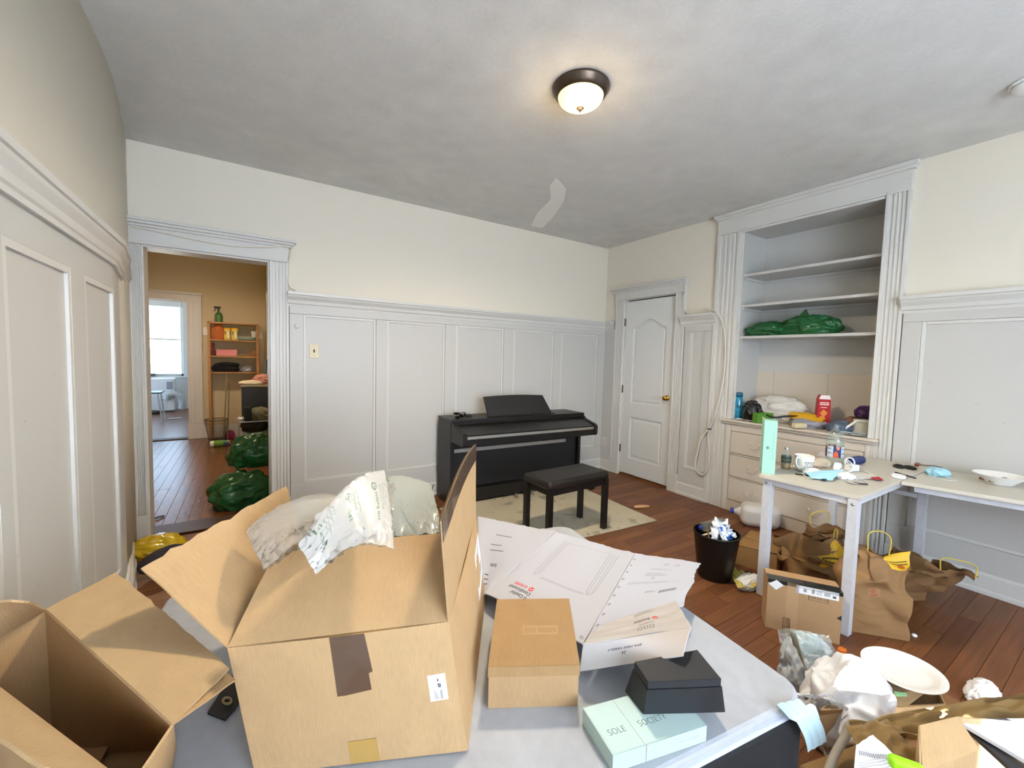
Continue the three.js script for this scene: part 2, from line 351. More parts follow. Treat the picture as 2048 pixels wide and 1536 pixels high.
function wainscot(wall, mk, s0, s1, panels, y0 = 0.297, y1 = 1.735) {   // mk(s0, s1, y0, y1, out0, out1)
  struct('top_rail', mk(s0, s1, y1, 1.8, 0, 0.024), M.white, wall);
  struct('bottom_rail', mk(s0, s1, 0.1, y0, 0, 0.024), M.white, wall);
  const edges = [s0, ...panels.flat(), s1];
  for (let i = 0; i < edges.length; i += 2) if (edges[i + 1] - edges[i] > 0.005) struct('stile', mk(edges[i], edges[i + 1], y0, y1, 0, 0.024), M.white, wall);
  for (const [a, b] of panels) {
    struct('panel', mk(a, b, y0, y1, 0, 0.007), M.white, wall);
    struct('panel_moulding', bars(a, b, y0, y1, 0.022, (p, q, r, s) => mk(p, q, r, s, 0.005, 0.016)), M.trim, wall);
  }
}
const mkBack = (a, b, y0, y1, o0, o1) => b2(a, b, y0, y1, o0, o1, 0.004);
const mkRight = (a, b, y0, y1, o0, o1) => b2(-o1, -o0, y0, y1, a, b, 0.004);
wainscot(wallBack, mkBack, -3.637, 0, [[-3.532, -2.93], [-2.829, -2.244], [-2.123, -1.551], [-1.421, -0.855], [-0.74, -0.14]]);
wainscot(wallRight, mkRight, 0.02, 0.2, []);
wainscot(wallRight, mkRight, 1.19, 1.5, [[1.26, 1.42]], 0.3);
wainscot(wallRight, mkRight, 2.93, 4.25, [[3.03, 3.6], [3.7, 4.15]]);
struct('cap_moulding', sweep(CAP, lineBack(-3.65, 0)), M.trim, wallBack);
struct('cap_moulding', [sweep(CAP, lineRight(0, 0.17)), sweep(CAP, lineRight(1.15, 1.53)), sweep(CAP, lineRight(2.92, 4.25))], M.trim, wallRight);
struct('baseboard_back', sweep(BASE, lineBack(-3.637, 0)), M.trim);
struct('baseboard_right', [sweep(BASE, lineRight(0, 0.22)), sweep(BASE, lineRight(1.19, 1.52)), sweep(BASE, lineRight(2.93, 6.6))], M.trim);

// left wall: straight, then bending away towards the back corner
const knots = (k) => (z) => { for (let i = 0; i + 1 < k.length; i++) if (z <= k[i + 1][0]) { const t = (z - k[i][0]) / (k[i + 1][0] - k[i][0]); return lerp(k[i][1], k[i + 1][1], t * 0.6 + 0.4 * t * t * (3 - 2 * t)); } return k[k.length - 1][1]; };
const wallX = knots([[-0.15, -4.64], [0, -4.625], [0.34, -4.586], [0.6, -4.551], [0.84, -4.526], [1.15, -4.514], [7, -4.514]]);
const faceX = knots([[-0.15, -4.68], [0, -4.665], [0.2, -4.636], [0.53, -4.58], [0.95, -4.51], [1.28, -4.468], [7, -4.466]]);
const leftPath = (fx, z0, z1, n) => Array.from({ length: n + 1 }, (_, i) => { const z = lerp(z0, z1, i / n), d = (fx(z + 0.01) - fx(z - 0.01)) / 0.02, l = Math.hypot(1, d); return { p: [fx(z), z], n: [1 / l, -d / l] }; });
const wallLeft = struct('wall_left', smooth(sweep(rect(-0.2, 0, 0, H), leftPath(wallX, -0.02, 6.7, 70))), M.cream);
const LE = [[2.4, 2.95], [1.83, 2.33], [1.23, 1.68]];
struct('wainscot_backing', sweep(rect(-0.1, -0.012, 0, 1.9), leftPath(faceX, 0.02, 6.6, 70)), M.white, wallLeft);
for (const [y0, y1, n] of [[1.69, 1.8, 'top_rail'], [0.1, 0.3, 'bottom_rail']]) struct(n, sweep(rect(-0.03, 0, y0, y1), leftPath(faceX, 0.02, 6.6, 70)), M.white, wallLeft);
for (const [a, b] of [[0.02, 1.23], [1.68, 1.83], [2.33, 2.4], [2.95, 6.6]]) struct('stile', sweep(rect(-0.03, 0, 0.3, 1.69), leftPath(faceX, a, b, Math.ceil((b - a) * 14))), M.white, wallLeft);
for (const [a, b] of LE) {
  struct('panel', sweep(rect(-0.05, -0.011, 0.3, 1.69), leftPath(faceX, a, b, 3)), M.white, wallLeft);
  struct('panel_moulding', bars(a, b, 0.3, 1.69, 0.024, (p, q, r, s) => sweep(rect(-0.02, -0.001, r, s), leftPath(faceX, p, q, 2))), M.trim, wallLeft);
}
struct('cap_moulding', sweep(CAP.map(([o, y]) => [o * 0.62 - 0.002, y]), leftPath(faceX, 0.03, 6.6, 110)), M.trim, wallLeft);
struct('baseboard_left', sweep(BASE, leftPath(faceX, 0.02, 6.6, 70)), M.trim);

// casings: doorway to the hall, closet door, cupboard
function casing(mk, a, b) {                                 // a upright fluted board between a and b
  const w = b - a;
  return (y0, y1) => [mk(a, b, y0, y1, 0, 0.022), mk(a, a + w * 0.16, y0, y1, 0.02, 0.032), mk(b - w * 0.16, b, y0, y1, 0.02, 0.032), mk(a + w * 0.3, a + w * 0.4, y0, y1, 0.02, 0.028), mk(a + w * 0.48, a + w * 0.58, y0, y1, 0.02, 0.028), mk(a + w * 0.66, a + w * 0.76, y0, y1, 0.02, 0.028)];
}
struct('trim_1', [
  ...casing(mkBack, DX1, -3.64)(0.2, DY), mkBack(DX1, -3.636, 0, 0.2, 0, 0.034), ...casing(mkBack, -4.625, DX0)(0.2, DY), mkBack(-4.63, DX0, 0, 0.2, 0, 0.034),
  mkBack(-4.625, -3.64, DY, 2.27, 0, 0.03), mkBack(-4.625, -3.63, DY, DY + 0.018, 0.026, 0.036), mkBack(-4.625, -3.62, 2.262, 2.28, 0, 0.05), mkBack(-4.62, -3.605, 2.278, 2.298, 0, 0.075), mkBack(-4.62, -3.585, 2.296, 2.316, 0, 0.095),
  b2(DX1 - 0.012, DX1 + 0.01, 0, DY, -0.15, 0.01), b2(DX0 - 0.01, DX0 + 0.012, 0, DY, -0.15, 0.01), b2(DX0, DX1, DY - 0.014, DY + 0.01, -0.16, 0.012),
  b2(DX1, -3.645, 0, DY, -0.175, -0.15), b2(-4.7, DX0, 0, DY, -0.175, -0.15)], M.trim);
struct('trim_2', [
  ...casing(mkRight, 0.2, DZ0)(0.2, 2.16), mkRight(0.19, DZ0, 0, 0.2, 0, 0.034), ...casing(mkRight, DZ1, 1.18)(0.2, 2.16), mkRight(DZ1, 1.19, 0, 0.2, 0, 0.034),
  mkRight(0.2, 1.18, 2.16, 2.255, 0, 0.03), mkRight(0.18, 1.195, 2.248, 2.268, 0, 0.045), mkRight(0.16, 1.205, 2.266, 2.286, 0, 0.065), mkRight(0.13, 1.215, 2.284, 2.306, 0, 0.085),
  b2(0, 0.1, 0, 2.16, DZ0 - 0.01, DZ0 + 0.008), b2(0, 0.1, 0, 2.16, DZ1 - 0.008, DZ1 + 0.01), b2(0, 0.1, 2.152, 2.17, DZ0, DZ1)], M.trim);
struct('trim_3', [
  ...casing(mkRight, 1.505, NZ0)(0, NY), ...casing(mkRight, NZ1, 2.925)(0, NY), mkRight(1.505, 2.925, NY, 2.8, 0, 0.03), mkRight(1.74, 2.79, NY, NY + 0.02, 0.026, 0.038), mkRight(1.75, 2.78, NY - 0.02, NY, 0.012, 0.026),
  mkRight(1.49, 2.94, 2.795, 2.82, 0, 0.05), mkRight(1.475, 2.955, 2.818, H - 0.002, 0, 0.065)], M.trim);

// closet door
const door = new THREE.Group(); door.name = 'door_1'; door.userData = { kind: 'structure' }; door.position.set(0.004, 0.03, DZ0 + 0.008); scene.add(door);
{
  const w = DZ1 - DZ0 - 0.016, h = 2.108, arch = (a, b, y0, y1, k) => { const p = [[a, y0], [b, y0]]; for (let i = 0; i <= 16; i++) { const t = i / 16, s = Math.sin(Math.PI * t); p.push([lerp(b, a, t), y1 + k * s * s]); } return p; };
  const slab = new THREE.Shape([[0, 0], [w, 0], [w, h], [0, h]].map((q) => new THREE.Vector2(...q)));
  const P1 = arch(0.13, w - 0.12, 0.88, 1.78, 0.1), P2 = arch(0.13, w - 0.12, 0.2, 0.7, 0);
  for (const q of [P1, P2]) slab.holes.push(new THREE.Path(q.map((r) => new THREE.Vector2(...r))));
  const turn = (g) => g.applyMatrix4(new THREE.Matrix4().makeRotationY(-Math.PI / 2));  // shape x -> z, thickness -> -x
  const g1 = boxUV(norm(new THREE.ExtrudeGeometry(slab, { depth: 0.034, bevelEnabled: true, bevelSize: 0.003, bevelThickness: 0.003, bevelOffset: -0.003, bevelSegments: 2 })));
  struct('door_slab', turn(g1).translate(0.04, 0, 0), M.door, door);
  const inset = (q, d) => { const cx = w / 2, cy = (Math.min(...q.map((r) => r[1])) + Math.max(...q.map((r) => r[1]))) / 2, hx = (w - 0.25) / 2, hy = Math.max(...q.map((r) => r[1])) - cy; return q.map(([x, y]) => [cx + (x - cx) * (1 - d / hx), cy + (y - cy) * (1 - d / hy)]); };
  for (const q of [P1, P2]) {
    struct('door_panel', turn(prism(q, 0.012)).translate(0.032, 0, 0), M.door, door);
    struct('raised_field', turn(prism(inset(q, 0.03), 0.02, 0.009)).translate(0.032, 0, 0), M.door, door);
  }
  for (const y of [0.3, 1.04, 1.86]) struct('hinge', [bx(0.012, 0.09, 0.016, -0.004, y, -0.004, 0.003), put(lathe([[0, -0.05], [0.007, -0.048], [0.007, 0.048], [0, 0.05]], 12), -0.008, y, -0.006)], M.bronze, door);
  const kz = w - 0.065, ky = 0.985;
  const knob = struct('door_knob', put(lathe([[0, 0.062], [0.014, 0.061], [0.024, 0.054], [0.027, 0.045], [0.024, 0.035], [0.012, 0.028], [0.011, 0.012], [0.026, 0.008], [0.031, 0.003], [0.031, 0], [0, 0]], 32), 0, ky, kz, 0, 0, Math.PI / 2), M.brass, door);
}

// ================================================================ hall and the room beyond it
M.hall = mat(0xcdbf9c, { roughness: 0.75, bumpMap: rep(T.fine, 2.5), bumpScale: 0.0005 });  // the room's cream paint, darkened and warmed to carry the dim hall light
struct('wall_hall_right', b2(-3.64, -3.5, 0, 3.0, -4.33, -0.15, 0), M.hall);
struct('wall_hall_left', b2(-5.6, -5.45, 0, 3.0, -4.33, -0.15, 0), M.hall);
struct('ceiling_hall', b2(-5.6, -3.5, 2.95, 3.1, -4.5, -0.15, 0), M.ceiling);
const HX0 = -5.276, HX1 = -4.716, HZ = -4.33;
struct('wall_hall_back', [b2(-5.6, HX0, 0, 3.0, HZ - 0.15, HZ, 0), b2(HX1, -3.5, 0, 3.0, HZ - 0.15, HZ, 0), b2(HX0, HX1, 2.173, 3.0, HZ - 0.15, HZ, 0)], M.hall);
struct('trim_4', [
  ...[[HX1, HX1 + 0.185], [HX0 - 0.185, HX0]].flatMap(([a, b]) => [b2(a, b, 0.24, 2.173, HZ, HZ + 0.02), b2(a, a + 0.03, 0.24, 2.173, HZ, HZ + 0.03), b2(b - 0.03, b, 0.24, 2.173, HZ, HZ + 0.03), b2(a + 0.06, a + 0.085, 0.24, 2.173, HZ, HZ + 0.027), b2(a - 0.01, b + 0.01, 0, 0.24, HZ, HZ + 0.034)]),
  b2(HX0 - 0.185, HX1 + 0.185, 2.173, 2.28, HZ, HZ + 0.025), b2(HX0 - 0.2, HX1 + 0.2, 2.275, 2.305, HZ, HZ + 0.06)], M.trim);
struct('baseboard_hall', b2(HX1 + 0.185, -3.64, 0, 0.2, HZ, HZ + 0.025), M.trim);
struct('trim_5', [b2(-3.675, -3.64, 0, 2.15, -3.32, -3.2), b2(-3.675, -3.64, 0, 2.15, -2.4, -2.28), b2(-3.68, -3.64, 2.15, 2.28, -3.34, -2.26)], M.trim);
struct('floor_far', [b2(-7.6, -3.5, -0.2, -0.004, -9.0, -4.4, 0)], mat(0x85583a, { map: rep(T.wood, 1, 1), roughness: 0.3, bumpMap: rep(T.fine, 2), bumpScale: 0.0012 }));
struct('threshold', b2(HX0, HX1, -0.01, 0.014, HZ - 0.16, HZ + 0.02, 0.005), mat(0x3a2114, { roughness: 0.5 }), floor);
const FZ = -8.712;
M.far = mat(0xdcdcdc, { roughness: 0.8 });
struct('wall_far', [b2(-7.6, -7.3, 0, 3, FZ - 0.22, FZ, 0), b2(-7.3, -6.45, 0, 0.79, FZ - 0.22, FZ, 0), b2(-7.3, -6.45, 2.56, 3, FZ - 0.22, FZ, 0), b2(-6.45, -6.35, 0, 3, FZ - 0.22, FZ, 0), b2(-6.35, -5.2, 0, 0.79, FZ - 0.22, FZ, 0), b2(-6.35, -5.2, 2.56, 3, FZ - 0.22, FZ, 0), b2(-5.2, -3.5, 0, 3, FZ - 0.22, FZ, 0)], M.far);  // left opening is out of view, added to bring light into the far room
struct('wall_far_left', [b2(-7.75, -7.6, 0, 3, -9, -8.5, 0), b2(-7.75, -7.6, 0, 0.6, -8.5, -5.2, 0), b2(-7.75, -7.6, 2.6, 3, -8.5, -5.2, 0), b2(-7.75, -7.6, 0, 3, -5.2, -4.4, 0)], M.far);  // unseen opening added so more daylight fills the far room
struct('wall_far_right', b2(-3.6, -3.45, 0, 3, -9, -4.4, 0), M.far);
struct('wall_far_front', [b2(-7.6, -5.6, 0, 3, -4.5, -4.33, 0)], M.far);
struct('ceiling_far', b2(-7.75, -3.45, 2.95, 3.1, -9, -4.4, 0), M.ceiling);
{
  const g = new THREE.Group(); g.name = 'window_4'; g.userData = { kind: 'structure' }; scene.add(g);
  const x0 = -6.35, x1 = -5.2, y0 = 0.79, y1 = 2.56, z = FZ - 0.08;
  struct('window_casing', [b2(x1, x1 + 0.1, y0 - 0.02, y1 + 0.1, FZ, FZ + 0.03), b2(x0 - 0.1, x0, y0 - 0.02, y1 + 0.1, FZ, FZ + 0.03), b2(x0 - 0.1, x1 + 0.1, y1, y1 + 0.12, FZ, FZ + 0.03)], M.trim, g);
  struct('window_sill', b2(x0 - 0.1, x1 + 0.1, y0 - 0.04, y0, FZ - 0.2, FZ + 0.06), M.trim, g);
  struct('sash', [b2(x1 - 0.06, x1, y0, y1, z - 0.04, z), b2(x0, x0 + 0.06, y0, y1, z - 0.04, z), b2(x0, x1, y0, y0 + 0.05, z - 0.04, z), b2(x0, x1, 1.635, 1.675, z - 0.05, z + 0.01)], M.trim, g);
  struct('pane', b2(x0 + 0.06, x1 - 0.06, y0 + 0.05, y1, z - 0.022, z - 0.019, 0), phys(0xffffff, { roughness: 0.02, transmission: 1, thickness: 0 }), g);
}
struct('ground_outside', b2(-60, 60, -6.2, -6, -60, 60, 0), mat(0x77736a, { roughness: 0.95 }));

// ================================================================ furniture and fittings
function base(t, p) { t.position.set(...p); t.children.forEach((c) => c.position.sub(t.position)); return t; }
const shadeless = (o) => { o.castShadow = false; return o; };

// ceiling lamp: a glass bowl in a bronze ring; its light stands just under the glowing glass
{
  const t = thing('ceiling_light', 'round flush ceiling lamp with glowing glass bowl and bronze ring', 'lamp', [-2.433, H, 2.191]);
  obj('ring', lathe([[0, 0], [0.148, 0], [0.151, -0.006], [0.149, -0.016], [0.14, -0.026], [0.138, -0.034], [0.13, -0.042], [0.124, -0.05], [0.118, -0.05], [0.118, -0.01], [0, -0.01]].reverse(), 64), M.bronze, t);
  const bowl = obj('glass_bowl', lathe(Array.from({ length: 14 }, (_, i) => { const a = i / 13 * Math.PI / 2; return [0.12 * Math.cos(a), -0.046 - 0.062 * Math.sin(a)]; }), 64), mat(0xf5e6c4, { roughness: 0.3, emissive: 0xffe2a0, emissiveIntensity: 1.15 }), t);
  bowl.castShadow = false;
  obj('finial', lathe([[0, -0.13], [0.004, -0.128], [0.007, -0.122], [0.006, -0.116], [0.012, -0.114], [0.019, -0.109], [0.02, -0.105], [0, -0.104]], 24), M.bronze, t);
  const l = new THREE.SpotLight(0xffe9c8, 12, 0, 1.5, 0.5); l.position.set(-2.433, H - 0.145, 2.191); l.target.position.set(-2.433, 0, 2.191);
  l.castShadow = true; l.shadow.radius = 5; scene.add(l, l.target);
  const g = new THREE.PointLight(0xffdca4, 0.22); g.position.set(-2.433, H - 0.16, 2.191); g.castShadow = true; g.shadow.radius = 4; scene.add(g);
}
{
  const t = thing('smoke_detector', 'round white smoke detector on the ceiling', 'smoke detector', [-0.64, H, 3.5]);
  obj('mounting_plate', lathe([[0, 0], [0.075, 0], [0.077, -0.008], [0.072, -0.014], [0, -0.014]].reverse(), 40), M.plastic, t);
  obj('cover', lathe([[0, -0.014], [0.062, -0.014], [0.066, -0.022], [0.06, -0.038], [0.035, -0.046], [0, -0.047]].reverse(), 40), M.plastic, t);
}
{
  const t = thing('light_switch', 'cream toggle switch plate on the panelled back wall beside the doorway', 'light switch', [-3.449, 1.428, 0.008]);
  obj('plate', bx(0.077, 0.119, 0.006, 0, 0, 0.003, 0.003), mat(0xd9cfae, { roughness: 0.4 }), t);
  obj('toggle', [bx(0.011, 0.024, 0.003, 0, 0, 0.007, 0.001), put(bx(0.008, 0.012, 0.014, 0, 0.004, 0.01, 0.002), 0, 0, 0, 0, -0.4)], mat(0x2c261c, { roughness: 0.5 }), t);
  for (const y of [-0.04, 0.04]) obj('screw', put(lathe([[0, 0.0015], [0.0035, 0.001], [0.004, 0]], 12), 0, y, 0.006, 0, Math.PI / 2), M.silver, t);
}
{
  const t = thing('wall_outlet', 'white painted wall outlet low in the corner left of the closet door', 'outlet', [-0.024, 0.36, 0.085]);
  obj('plate', bx(0.006, 0.118, 0.072, -0.003, 0, 0, 0.003), M.trim, t);
  for (const y of [-0.024, 0.024]) obj('socket', [bx(0.003, 0.026, 0.03, -0.007, y, 0, 0.004), bx(0.004, 0.009, 0.003, -0.0085, y, 0.006, 0.0005), bx(0.004, 0.009, 0.003, -0.0085, y, -0.006, 0.0005)], M.dirtyWhite, t);
}
{
  const t = thing('wall_stud', 'small painted round knob on the panelled back wall right of the doorway', 'knob', [-3.585, 1.63, 0.024]);
  obj('knob', put(lathe([[0, 0.012], [0.01, 0.011], [0.017, 0.006], [0.019, 0]], 20), 0, 0, 0, 0, Math.PI / 2), M.trim, t);
}
M.cable = mat(0xdedacb, { roughness: 0.5 });
one('network_cable', [
  tube([[-4.601,2.251,0.06], [-4.422,2.238,0.05], [-4.221,2.22,0.05], [-4.006,2.216,0.05], [-3.773,2.246,0.05], [-3.603,2.288,0.06]], 0.006),
  tube([[-3.603,2.288,0.06], [-3.62,2.248,0.045], [-3.641,2.127,0.03], [-3.646,2.005,0.03], [-3.633,1.943,0.05], [-3.6,1.917,0.09]], 0.006)], M.cable, 'cream cable sagging across the frame of the doorway to the hall', 'cable');
one('network_cable', [
  tube([[-0.09,2.233,1.217], [-0.05,2.149,1.189], [-0.03,2.076,1.155], [-0.02,1.981,1.171], [-0.06,1.924,1.255], [-0.07,1.942,1.341], [-0.07,1.959,1.439], [-0.07,1.937,1.52], [-0.09,1.881,1.597], [-0.04,1.787,1.618], [-0.045,1.593,1.657], [-0.05,1.352,1.664], [-0.05,1.107,1.639], [-0.05,0.905,1.594], [-0.05,0.763,1.544]], 0.007, false, 120),
  tube([[-0.05,0.763,1.544], [-0.05,0.676,1.473], [-0.05,0.524,1.432], [-0.05,0.364,1.413], [-0.05,0.288,1.446], [-0.05,0.288,1.507], [-0.05,0.37,1.551], [-0.05,0.524,1.558], [-0.05,0.647,1.54], [-0.052,0.764,1.545]], 0.007, false, 80)], M.cable, 'cream cable with a hanging loop on the panel right of the closet door', 'cable');
{
  const t = thing('cable_tie', 'small dark blue tie holding the cable loop right of the closet door', 'cable tie', [-0.05,0.758,1.544]);
  obj('band', put(new THREE.TorusGeometry(0.012, 0.006, 8, 18), 0, 0, 0, 0, Math.PI / 2), mat(0x1d1c4a, { roughness: 0.5 }), t);
}

// built-in cupboard in the right wall
{
  const t = thing('built_in_cabinet', 'tall white built-in cupboard with open shelves above and drawers below', 'cabinet');
  const D = 0.42, CY = 0.885;
  obj('side_panel', b2(0.02, D, 0, NY, NZ0 - 0.03, NZ0 + 0.004), M.white, t);
  obj('side_panel', b2(0.02, D, 0, NY, NZ1 - 0.004, NZ1 + 0.03), M.white, t);
  obj('back_panel', b2(D - 0.01, D + 0.02, 0, NY, NZ0 - 0.03, NZ1 + 0.03), M.white, t);
  obj('top_panel', b2(0.02, D, NY - 0.005, NY + 0.03, NZ0 - 0.03, NZ1 + 0.03), M.white, t);
  for (const [z0, z1] of [[NZ0 + 0.004, 1.9], [1.902, 2.35], [2.352, NZ1 - 0.004]]) obj('splashback_tile', b2(D - 0.02, D - 0.008, CY, 1.345, z0, z1, 0.002), M.drawer, t);
  for (const y of [1.665, 1.96, 2.247]) {
    const s = obj('shelf', b2(0.03, D - 0.01, y - 0.012, y + 0.012, NZ0 + 0.004, NZ1 - 0.004), M.white, t);
    obj('cleat', [b2(0.05, D - 0.01, y - 0.035, y - 0.012, NZ0 + 0.004, NZ0 + 0.02), b2(0.05, D - 0.01, y - 0.035, y - 0.012, NZ1 - 0.02, NZ1 - 0.004), b2(D - 0.028, D - 0.01, y - 0.035, y - 0.012, NZ0 + 0.02, NZ1 - 0.02)], M.white, s);
  }
  obj('counter', [b2(-0.075, D - 0.01, CY - 0.022, CY, 1.66, 2.86, 0.006), b2(-0.055, 0.02, CY - 0.045, CY - 0.022, 1.68, 2.84, 0.008)], M.drawer, t);
  obj('front_frame', [b2(-0.03, 0.02, 0, CY - 0.04, 1.69, 1.752), b2(-0.03, 0.02, 0, CY - 0.04, 2.775, 2.83), b2(-0.03, 0.02, 0, 0.108, 1.752, 2.775), b2(-0.03, 0.02, 0.325, 0.338, 1.752, 2.775), b2(-0.03, 0.02, 0.548, 0.562, 1.752, 2.775), b2(-0.03, 0.02, 0.775, CY - 0.04, 1.752, 2.775), b2(-0.03, 0.02, 0.562, 0.775, 2.145, 2.16), b2(-0.012, 0.0, 0.1, 0.8, 1.74, 2.79)], M.drawer, t);
  const drawer = (z0, z1, y0, y1, hs) => {
    const d = obj('drawer', [b2(-0.04, 0.0, y0 + 0.004, y1 - 0.004, z0 + 0.004, z1 - 0.004, 0.006)], M.drawer, t);
    for (const z of hs) obj('handle', [tube([[-0.04, (y0 + y1) / 2 + 0.012, z - 0.042], [-0.058, (y0 + y1) / 2 + 0.008, z - 0.04], [-0.064, (y0 + y1) / 2 - 0.014, z - 0.022], [-0.066, (y0 + y1) / 2 - 0.02, z], [-0.064, (y0 + y1) / 2 - 0.014, z + 0.022], [-0.058, (y0 + y1) / 2 + 0.008, z + 0.04], [-0.04, (y0 + y1) / 2 + 0.012, z + 0.042]], 0.0042), ...[-0.042, 0.042].map((k) => put(lathe([[0, 0.006], [0.008, 0.005], [0.012, 0]], 14), -0.04, (y0 + y1) / 2 + 0.012, z + k, 0, 0, Math.PI / 2))], M.drawer, d);
  };
  drawer(1.752, 2.145, 0.562, 0.775, [1.985]); drawer(2.16, 2.775, 0.562, 0.775, [2.46]);
  drawer(1.752, 2.775, 0.338, 0.548, [1.97, 2.47]); drawer(1.752, 2.775, 0.108, 0.325, [1.97, 2.48]);
  base(t, [0.19, 0, 2.26]);
}

// digital piano
const textMat = (draw, w, h, o = {}) => mat(0xffffff, { map: canvas(w, h, draw), roughness: 0.7, ...o });
{
  const t = thing('digital_piano', 'black upright digital piano with closed lid against the panelled wall', 'piano', [-1.53, 0.0105, 0.1], -0.025);
  const k = M.black;
  for (const s of [-1, 1]) obj('side_panel', b2(s * 0.775 - 0.02, s * 0.775 + 0.02, 0.04, 0.79, 0, 0.31, 0.004), k, t);
  for (const s of [-1, 1]) obj('arm', put(prism([[0.28, 0.6], [0.575, 0.6], [0.585, 0.62], [0.585, 0.7], [0.565, 0.718], [0.4, 0.757], [0.34, 0.8], [0.28, 0.8]], 0.042, 0.004), s * 0.77 + 0.021, 0, 0, -Math.PI / 2), k, t);
  obj('top_panel', b2(-0.8, 0.8, 0.785, 0.812, 0, 0.35, 0.005), k, t);
  obj('fallboard', put(prism([[0.34, 0.74], [0.56, 0.685], [0.57, 0.69], [0.57, 0.702], [0.35, 0.765], [0.34, 0.785]], 1.5, 0.003), 0.75, 0, 0, -Math.PI / 2), mat(0x0c0b0b, { roughness: 0.3 }), t);
  obj('rear_strip', b2(-0.75, 0.75, 0.735, 0.79, 0.3, 0.345), k, t);
  obj('trim_strip', b2(-0.748, 0.748, 0.664, 0.69, 0.555, 0.574, 0.002), M.silver, t);
  obj('key_block', b2(-0.752, 0.752, 0.6, 0.664, 0.05, 0.572, 0.006), k, t);
  obj('lower_trim', b2(-0.752, 0.6, 0.485, 0.52, 0.268, 0.285, 0.002), M.silver, t);
  obj('kick_panel', b2(-0.755, 0.755, 0.1, 0.605, 0.22, 0.27, 0.003), M.blackMatte, t);
  obj('pedal_board', b2(-0.755, 0.755, 0.02, 0.14, 0.16, 0.36, 0.006), k, t);
  for (const s of [-1, 1]) obj('foot', put(prism([[0, 0], [0.56, 0], [0.57, 0.02], [0.55, 0.045], [0.4, 0.06], [0, 0.06]], 0.06, 0.004), s * 0.77 + 0.03, 0, 0.0, -Math.PI / 2), k, t);
  for (const x of [-0.1, 0, 0.1]) obj('pedal', put(prism([[-0.012, 0], [0.012, 0], [0.018, 0.07], [0.012, 0.1], [-0.012, 0.1], [-0.018, 0.07]], 0.012, 0.003), x - 0.02, 0.06, 0.36, 0, Math.PI / 2 + 0.08), M.chrome, t);
  const st = obj('music_stand', sheet((u, v) => new THREE.Vector3(lerp(-0.385 - 0.005 * v, lerp(0.40, 0.335, v), u), 0.81 + 0.192 * v + 0.012 * Math.sin(Math.PI * u) * v, 0.27 - 0.1 * v + 0.004), 12, 6, 0.016), M.blackMatte, t);
  obj('ledge', b2(-0.39, 0.42, 0.81, 0.822, 0.26, 0.3), k, st);
  obj('nameplate', b2(-0.055, 0.055, 0.752, 0.77, 0.3455, 0.3465, 0), textMat((x, w, h) => { x.fillStyle = '#0d0c0c'; x.fillRect(0, 0, w, h); x.fillStyle = '#c9c6bb'; x.font = 'bold 74px serif'; x.textAlign = 'center'; x.fillText('KAWAI', w / 2, 74, 360); }, 384, 96), t);
}
// headphones on the piano
{
  const t = thing('headphones', 'black over-ear headphones lying on the left end of the piano', 'headphones', [-2.2, 0.812, 0.3], 0.1);
  const cup = (x, z, tilt) => { const c = obj('ear_cup', put(lathe([[0, 0.024], [0.022, 0.023], [0.032, 0.016], [0.034, 0.004], [0.03, -0.006], [0, -0.008]], 24), x, 0.034, z, 0, 0, tilt), M.blackGloss, t); obj('ring', put(new THREE.TorusGeometry(0.027, 0.003, 8, 28), x - 0.022 * Math.sin(tilt), 0.034 + 0.022 * Math.cos(tilt), z, 0, Math.PI / 2, 0), M.silver, c); };
  cup(-0.03, 0.02, 1.25); cup(0.035, 0.0, 0.5);
  obj('headband', tube([[-0.05, 0.06, 0.02], [-0.04, 0.05, -0.04], [0.02, 0.03, -0.09], [0.1, 0.022, -0.07], [0.135, 0.02, -0.01], [0.1, 0.02, 0.03], [0.05, 0.03, 0.015]], 0.0085), M.blackMatte, t);
}
one('power_cord', tube([[-2.36, 0.12, 0.06], [-2.4, 0.07, 0.1], [-2.46, 0.02, 0.16], [-2.5, 0.006, 0.3], [-2.4, 0.006, 0.45]], 0.004), M.blackMatte, 'thin black power cord trailing from behind the piano', 'cord');

// bench
{
  const t = thing('piano_bench', 'black piano bench with padded leatherette seat standing on the rug', 'bench', [-1.745, 0.0105, 1.385], 0.045);
  const w = 0.66, d = 0.33;
  const g = new RoundedBoxGeometry(w, 0.07, d, 5, 0.03), p = g.attributes.position;
  for (let i = 0; i < p.count; i++) if (p.getY(i) > 0) p.setY(i, p.getY(i) + 0.014 * (1 - (2 * p.getX(i) / w) ** 2) * (1 - (2 * p.getZ(i) / d) ** 2));
  g.computeVertexNormals();
  obj('seat_cushion', norm(g.translate(0, 0.455, 0)), mat(0x15110e, { roughness: 0.38, bumpMap: rep(T.fine, 8), bumpScale: 0.0006 }), t);
  for (const z of [-0.135, 0.135]) obj('apron', bx(w - 0.06, 0.055, 0.02, 0, 0.4, z, 0.003), M.black, t);
  for (const x of [-0.29, 0.29]) obj('apron', bx(0.02, 0.055, d - 0.06, x, 0.4, 0, 0.003), M.black, t);
  for (const x of [-0.3, 0.3]) for (const z of [-0.14, 0.14]) obj('leg', bx(0.042, 0.425, 0.042, x, 0.2165, z, 0.003), M.black, t);
}
one('rug', sheet((u, v) => { const q = quad([-2.45, 0.0055, 0.42], [-0.83, 0.0055, 0.4], [-0.885, 0.0055, 1.615], [-2.5, 0.0055, 1.5])(u, v); q.y += 0.002 * (0.5 + 0.5 * nz(u * 9, v * 9, 2)); return q; }, 40, 30, 0.008, { metres: true }), mat(0xd0c8b3, { map: rep(T.rug, 0.9), roughness: 0.95, bumpMap: rep(T.fine, 6), bumpScale: 0.002 }), 'stained beige rug under the piano bench', 'rug');
